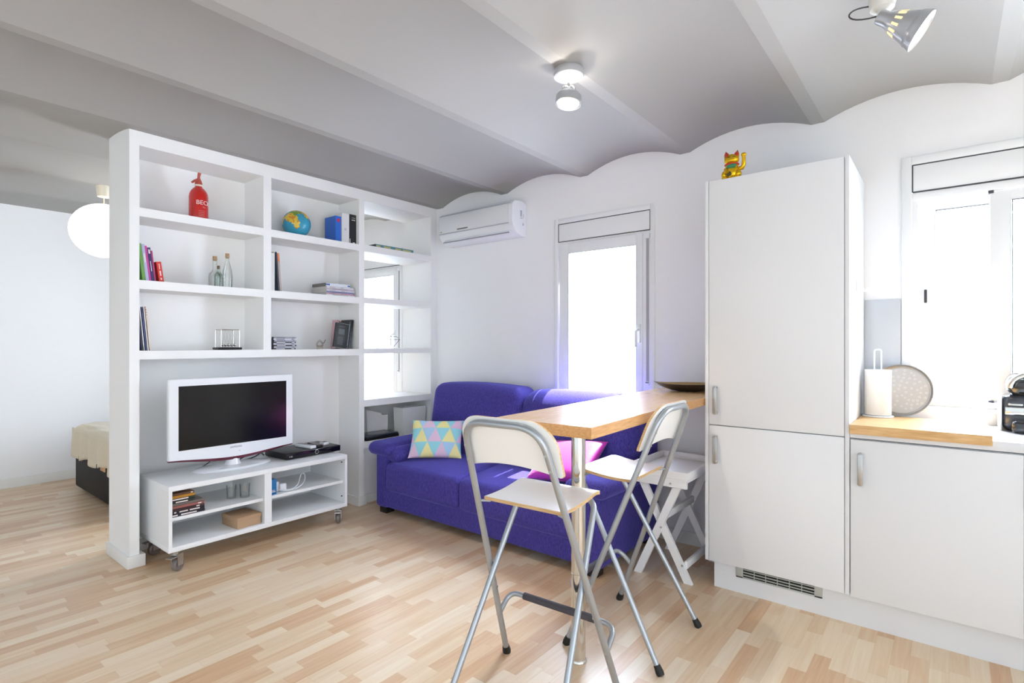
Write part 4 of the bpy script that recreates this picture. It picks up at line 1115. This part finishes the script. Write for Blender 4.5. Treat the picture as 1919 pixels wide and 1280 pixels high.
# pile of magazines
z = SH2 + .0005
for i, (t, c, lb) in enumerate(((.012, (226, 224, 226), 'white magazine at the bottom of the pile on the middle shelf'), (.011, (206, 150, 172), 'pink magazine second from the bottom of the pile'), (.012, (120, 132, 176), 'slate blue magazine in the pile, above the pink one'),
                                (.012, (216, 214, 226), 'pale lilac magazine in the middle of the pile'), (.012, (196, 180, 196), 'mauve magazine below the lilac-white one in the pile'), (.013, (224, 224, 232), 'lilac-white magazine just below the catalogue'))):
    o = flat_case('magazine', lb, 'magazine', 2.385 + .004 * (i % 2), 2.648 - .006 * (i % 3), 3.79, 3.99, z, z + t, cm_((214, 212, 206), .7), cm_(c, .5), [(.1, .3), (.5, .62)] if i % 2 else [(.2, .75)], cm_(tuple(int(v * .8) for v in c)), group='pile of magazines'); z += t
flat_case('catalogue', 'thick white catalogue with blue ends on top of the magazine pile', 'catalogue', 2.385, 2.605, 3.795, 3.99, z, z + .026, cm_((120, 118, 116), .6), cm_((226, 230, 240), .5), [(0.0, .16), (.9, 1.0)], cm_((50, 100, 170)))
# CD cases
z = SH3 + .0003
for i, (c, lb) in enumerate((((60, 58, 62), 'dark CD case at the bottom of the stack on the lowest shelf'), ((200, 200, 210), 'silver CD case second from the bottom of the stack'), ((52, 50, 58), 'black CD case third from the bottom of the stack'), ((206, 206, 220), 'silver CD case above the black one in the stack'),
                                 ((70, 66, 72), 'dark grey CD case fifth from the bottom of the stack'), ((176, 178, 200), 'bluish CD case sixth from the bottom of the stack'), ((214, 214, 224), 'pale CD case just under the top of the stack'), ((150, 152, 166), 'grey CD case on top of the stack'))):
    xa = 1.957 + .003 * ((i * 7) % 3)
    flat_case('cd_case', lb, 'CD', xa, xa + .172, 3.785, 3.92, z, z + .0115, cm_((80, 80, 86), .3), cm_(c, .35), [(.12, .5), (.8, .92)], cm_((225, 225, 230)) if c[0] < 100 else cm_((110, 110, 120)), group='stack of CDs'); z += .0115
# wire figurine
fg = thing('wire_elephant', 'small copper wire elephant figurine on the lowest shelf', 'figurine', (2.352, 3.82, SH3))
mb = MB()
for (cx_, cz_, r_) in ((2.348, .045, .027), (2.348, .045, .018)):
    mb.tube([(cx_ + r_ * math.cos(2 * PI * k / 20), 3.82 + .012 * math.sin(4 * PI * k / 20), SH3 + cz_ + r_ * math.sin(2 * PI * k / 20)) for k in range(20)], .0018, closed=True, n=6)
for dx in (-.020, -.008, .008, .020): mb.tube([(2.348 + dx, 3.82, SH3 + .03), (2.348 + dx * 1.2, 3.815, SH3 + .0015)], .0018, n=6)
part(mb, 'body', mat('copper_wire', (150, 120, 96), .4, .6), fg)
mb = MB(); mb.tube(bez((2.372, 3.82, SH3 + .05), (2.388, 3.815, SH3 + .04), (2.386, 3.815, SH3 + .07), (2.394, 3.81, SH3 + .075)), .002, n=6); part(mb, 'trunk', m_wire, fg)
# leaning black books
G4 = 'black books leaning on the shelf post'
o = thing('book', 'black book with its front cover facing the room, leaning by the post', 'book', (2.452, 3.80, SH3 + .001), 0, G4)
o.rotation_euler = (0, math.radians(8), 0); base_of(o)
part(MB().box(0, .122, 0, .016, 0.018, .215, b=.001), 'cover', cm_((44, 48, 48), .4), o, world=False)
part(MB().box(.0015, .1205, .002, .014, .0165, .2165), 'pages', m_paper, o, world=False)
part(MB().box(.03, .085, -.0008, .0005, .125, .17), 'cover_picture', cm_((84, 88, 90), .4), o, world=False)
mb = MB(); [mb.box(.03, .03 + w_, -.0008, .0005, .19 - k * .006, .192 - k * .006) for k, w_ in ((0, .06), (1, .045))]; [mb.box(.028, .08, -.0008, .0005, .10 - k * .011, .104 - k * .011) for k in range(6)]
part(mb, 'cover_print', cm_((108, 112, 112), .5), o, world=False)
book('book', 'black book with a white stripe on its spine, leaning towards the post', 2.593, 3.81, SH3 + .003, .016, .222, .15, 8.5, cm_((36, 38, 44), .3), G4, right=True, spine_mark=[(.1, .9, .4, .62)], mk=cm_((150, 156, 166)))
book('book', 'black book closest to the post in the leaning set', 2.616, 3.81, SH3 + .003, .018, .236, .15, 8.5, cm_((30, 32, 40), .3), G4, right=True)
book('book', 'pale pink book standing behind the black books', 2.612, 3.962, SH3 + .0005, .034, .238, .066, 4, cm_((214, 170, 176), .5), G4, right=True)
# right column
flat_case('book', 'large flat book with teal and ochre spine on the top open shelf', 'book', 2.855, 3.27, 3.79, 4.05, 2.1405, 2.172, cm_((66, 78, 70), .4), cm_((96, 150, 164), .5), [(.02, .12), (.2, .38), (.5, .66), (.7, .93)], cm_((196, 190, 130), .5))
wo_ = thing('wire_ornament', 'thin bent wire ornament on an open shelf in front of the bright window', 'ornament', (3.05, 3.85, 1.283))
mb = MB(); mb.tube([(2.98, 3.88, 1.389), (3.06, 3.85, 1.389), (3.125, 3.85, 1.387), (3.162, 3.85, 1.362), (3.09, 3.85, 1.2945), (2.92, 3.86, 1.286)], .0022, n=6); mb.tube([(3.162, 3.85, 1.362), (3.09, 3.85, 1.36), (3.0, 3.88, 1.37)], .0018, n=6)
mb.tube([(2.98, 3.88, 1.389), (2.95, 3.9, 1.36), (3.0, 3.88, 1.286)], .0018, n=6)
part(mb, 'wire', m_wire, wo_)
ZN = .513
lp = thing('laptop', 'closed black laptop on the low open shelf beside the sofa', 'laptop', (2.92, 3.9, ZN))
part(MB().box(2.745, 3.085, 3.765, 3.962, ZN + .0005, ZN + .026, b=.004), 'base', m_black, lp)
part(MB().box(2.745, 3.08, 3.77, 3.962, ZN + .0265, ZN + .040, b=.003), 'screen_lid', mat('laptop_lid', (86, 90, 98), .25, .3), lp)
def mag_file(label, x0_, x1_, y0_, cut):
    o = thing('magazine_file', label, 'magazine file', ((x0_ + x1_) / 2, y0_ + .1, ZN), 0, 'white magazine files')
    mb = MB(); t = .003; d = .13; h = .235
    mb.prism([(x0_ + .012, ZN + .0005), (x1_ - .012, ZN + .0005), (x1_, ZN + h), (x0_, ZN + h)] if not cut else
             [(x0_ + .012, ZN + .0005), (x1_ - .004, ZN + .0005), (x1_, ZN + h * .72), (x1_ - .06, ZN + h * .72), (x1_ - .09, ZN + h * .82), (x0_, ZN + h)], 'y', y0_, y0_ + t)
    mb.prism([(x0_ + .012, ZN + .0005), (x1_ - .012, ZN + .0005), (x1_, ZN + h), (x0_, ZN + h)], 'y', y0_ + d - t, y0_ + d)
    for (xa, xb) in ((x0_ + .012, x0_), (x1_ - .012, x1_)):
        mb.prism([(xa, ZN + .0005), (xa + t, ZN + .0005), (xb + t, ZN + (h if xb == x0_ or not cut else h * .72)), (xb, ZN + (h if xb == x0_ or not cut else h * .72))], 'y', y0_ + t, y0_ + d - t)
    part(mb, 'sides', m_white_paper, o); part(MB().box(x0_ + .014, x1_ - .014, y0_ + t, y0_ + d - t, ZN + .0005, ZN + .004), 'bottom', m_white_paper, o)
mag_file('white cardboard magazine file behind the laptop', 2.89, 3.125, 3.968, True)
mag_file('white cardboard magazine file nearer the window wall, standing open', 3.155, 3.43, 3.80, False)

# ------------------------------------------------------------------ ceiling lamps
bulb = mat('lit_bulb', (255, 244, 224), .4, emit=((1.0, .93, .80), 9.0))
l1 = thing('ceiling_spotlight', 'round silver ceiling spotlight with a drum head hanging from the vaulted ceiling', 'ceiling light', (2.105, 1.366, ZB), group='ceiling spotlights')
B1 = Matrix.Translation((2.108, 1.366, 0))
part(MB().lathe([(.0, 2.5845), (.066, 2.5845), (.068, 2.580), (.068, 2.552), (.062, 2.548), (.0, 2.549)], n=40, M=B1), 'canopy', mat('lamp_satin', (196, 198, 202), .35, .5), l1)
mb = MB(); mb.tube([(2.108, 1.366, 2.55), (2.108, 1.366, 2.505)], .006, n=10)
mb.tube(bez((2.108, 1.366, 2.51), (2.085, 1.38, 2.515), (2.08, 1.385, 2.49), (2.08, 1.385, 2.468), 8), .003, n=8); mb.tube(bez((2.108, 1.366, 2.51), (2.13, 1.35, 2.525), (2.136, 1.345, 2.50), (2.136, 1.345, 2.468), 8), .003, n=8)
part(mb, 'arm', m_chrome, l1)
H1 = Matrix.Translation((2.108, 1.366, 2.448)) @ Matrix.Rotation(math.radians(9), 4, 'Y')
hd = part(MB().lathe([(.020, .026), (.050, .022), (.0585, .012), (.0595, -.022), (.056, -.024), (.053, -.012), (.0, -.012)], n=40, M=H1, cap=True), 'head', mat('lamp_head', (186, 190, 196), .35, .6), l1)
part(MB().lathe([(0, -.016), (.020, -.016), (.020, -.013), (0, -.013)], n=24, M=H1), 'bulb', bulb, hd)
part(MB().lathe([(.022, -.0135), (.051, -.020)], n=40, M=H1, cap=False), 'reflector', mat('lamp_reflector', (250, 244, 232), .25, .3, emit=((1.0, .93, .82), 1.2)), hd)
def spot(loc, d, e, ang=100, r=.03, par=None):
    L = bpy.data.lights.new('lamp_light', 'SPOT'); L.energy = e; L.spot_size = math.radians(ang); L.spot_blend = .6; L.shadow_soft_size = r; L.color = (1.0, .90, .76)
    o = bpy.data.objects.new('lamp_light', L); C.objects.link(o); o.location = loc; o.rotation_euler = Vector(d).to_track_quat('-Z', 'Y').to_euler()
    return o
spot((2.102, 1.366, 2.415), (-.15, 0, -1), 26)
bk_l = bpy.data.lights.new('lamp_back_light', 'POINT'); bk_l.energy = 1.3; bk_l.shadow_soft_size = .012; bk_l.color = (1.0, .94, .84)     # light that leaves the open back of the reflector lamp
bk_o = bpy.data.objects.new('lamp_back_light', bk_l); C.objects.link(bk_o); bk_o.location = (2.108, 1.366, 2.482)

l2 = thing('ceiling_spotlight', 'silver cone ceiling spotlight with slots tilted towards the kitchen window', 'ceiling light', (2.52, .184, 2.655), group='ceiling spotlights')
B2 = Matrix.Translation((2.50, .20, 0))
part(MB().lathe([(0, 2.655), (.045, 2.655), (.047, 2.63), (.04, 2.60), (.022, 2.592), (0, 2.592)], n=28, M=B2), 'canopy', mat('lamp_white', (232, 232, 228), .35), l2)
P0 = Vector((2.495, .205, 2.568)); 
# cone axis: down, to -y and slightly towards the camera
ax_ = Vector((.10, -.78, -.56)).normalized()
MZ = ax_.to_track_quat('Z', 'Y').to_matrix().to_4x4(); MC = Matrix.Translation(P0) @ MZ
mb = MB(); mb.lathe([(.012, -.012), (.024, -.008), (.027, .0), (.0275, .026), (.034, .042), (.060, .118), (.0605, .121), (.064, .124), (.067, .136), (.0675, .139), (.073, .155), (.0705, .156), (.058, .118), (.032, .042), (.020, .01)], n=44, M=MC, cap=True)
hd = part(mb, 'shade', mat('lamp_aluminium', (200, 202, 206), .28, .85), l2)
mb = MB()
for k in range(12):
    a = 2 * PI * k / 12
    Mk = MC @ Matrix.Rotation(a, 4, 'Z') @ Matrix.Translation((.0425, 0, .066)) @ Matrix.Rotation(math.radians(19), 4, 'Y')
    mb.box(-.002, .0016, -.0042, .0042, -.013, .013, M=Mk)
part(mb, 'slot', mat('lamp_slot', (150, 110, 70), .5, emit=((1.0, .75, .4), .9)), hd)
part(MB().lathe([(0, .147), (.055, .147), (.0655, .150)], n=40, M=MC, cap=False), 'bulb', bulb, hd)
mb = MB(); mb.tube([(2.50, .20, 2.60), P0 + Vector((0, 0, .012)), P0], .012, n=12); part(mb, 'joint', mat('lamp_joint', (232, 232, 228), .35), l2)
mb = MB(); mb.tube(bez((2.49, .24, 2.62), (2.46, .33, 2.63), (2.46, .33, 2.56), tuple(P0 - ax_ * .012)), .003, n=8); part(mb, 'cord', m_dark, l2)
spot(tuple(P0 + ax_ * .17), tuple(ax_), 14, 80)

pd = thing('paper_lantern', 'glowing white round paper lantern hanging in the bedroom', 'pendant lamp', (1.33, 5.28, 2.6))
B3 = Matrix.Translation((1.33, 5.28, 0))
part(MB().lathe([(0, 2.60), (.055, 2.60), (.055, 2.585), (.045, 2.50), (.0, 2.498)], n=28, M=B3), 'canopy', m_cream, pd)
part(MB().tube([(1.33, 5.28, 2.50), (1.33, 5.28, 2.44)], .004, n=8), 'cord', m_cream, pd)
mb = MB(); pr = []
for k in range(0, 97):
    a = -PI / 2 + PI * k / 96; rr = .225 * math.cos(a) * (1 + .006 * math.cos(k * PI / 2)); pr.append((max(rr, .02), 2.228 + .213 * math.sin(a)))
mb.lathe(pr, n=48, M=B3, cap=False)
part(mb, 'paper_shade', mat('lantern_paper', (252, 246, 232), .9, emit=((1.0, .93, .82), .95)), pd)

# ------------------------------------------------------------------ bed
bd = thing('bed', 'black based double bed behind the bookshelf wall', 'bed', (2.3, 5.5, 0))
part(MB().box(1.345, 3.3, 4.83, 6.20, .03, .335, b=.02), 'base', m_bedbase, bd)
for (a, b) in ((1.40, 4.88), (3.18, 4.88), (1.40, 6.08), (3.18, 6.08)): part(MB().box(a, a + .06, b, b + .06, 0, .03), 'foot', m_black, bd)
part(MB().softbox(1.36, 3.29, 4.84, 6.19, .335, .50, r=.05, n=6), 'mattress', mat('mattress_white', (230, 228, 222), .9), bd)
for (a, b) in ((5.96, 6.06), (5.30, 5.42)): part(MB().box(1.338, 1.346, a, b, .285, .325, b=.003), 'slat_end', m_pinkwood, bd)
random.seed(8)
mb = MB(); nx, ny = 60, 50; g = {}
for i in range(nx + 1):
    for j in range(ny + 1):
        u, v = i / nx, j / ny
        # u from the hanging hem at the foot side over the edge onto the bed
        s = u * 1.55; y = 4.80 + 1.44 * v
        if s < .26: x, z = 1.332 - .018 * math.sin(v * 34) * (1 - s / .26), .30 + s + .022 * math.sin(v * 19 + 1) * (1 - s / .26)
        else:
            t_ = min(1, (s - .26) / .09); x = 1.332 + .06 * math.sin(t_ * PI / 2) + max(0, s - .35); z = .56 + .035 * math.sin(t_ * PI / 2)
        if v > .94: z -= (v - .94) / .06 * (.10 if s >= .26 else .0)
        z += .005 * math.sin(u * 60 + v * 17); g[i, j] = mb.bm.verts.new((x, y, max(z, .516 if s > .30 else .27)))
for i in range(nx):
    for j in range(ny): mb.bm.faces.new((g[i, j], g[i + 1, j], g[i + 1, j + 1], g[i, j + 1]))
ob = solo(mb, 'bedspread', m_blanket, 'cream knitted bedspread hanging over the end of the bed', 'bedspread', (2.0, 5.5, .5), smooth=80)
sm = ob.modifiers.new('thick', 'SOLIDIFY'); sm.thickness = .012; sm.offset = -1
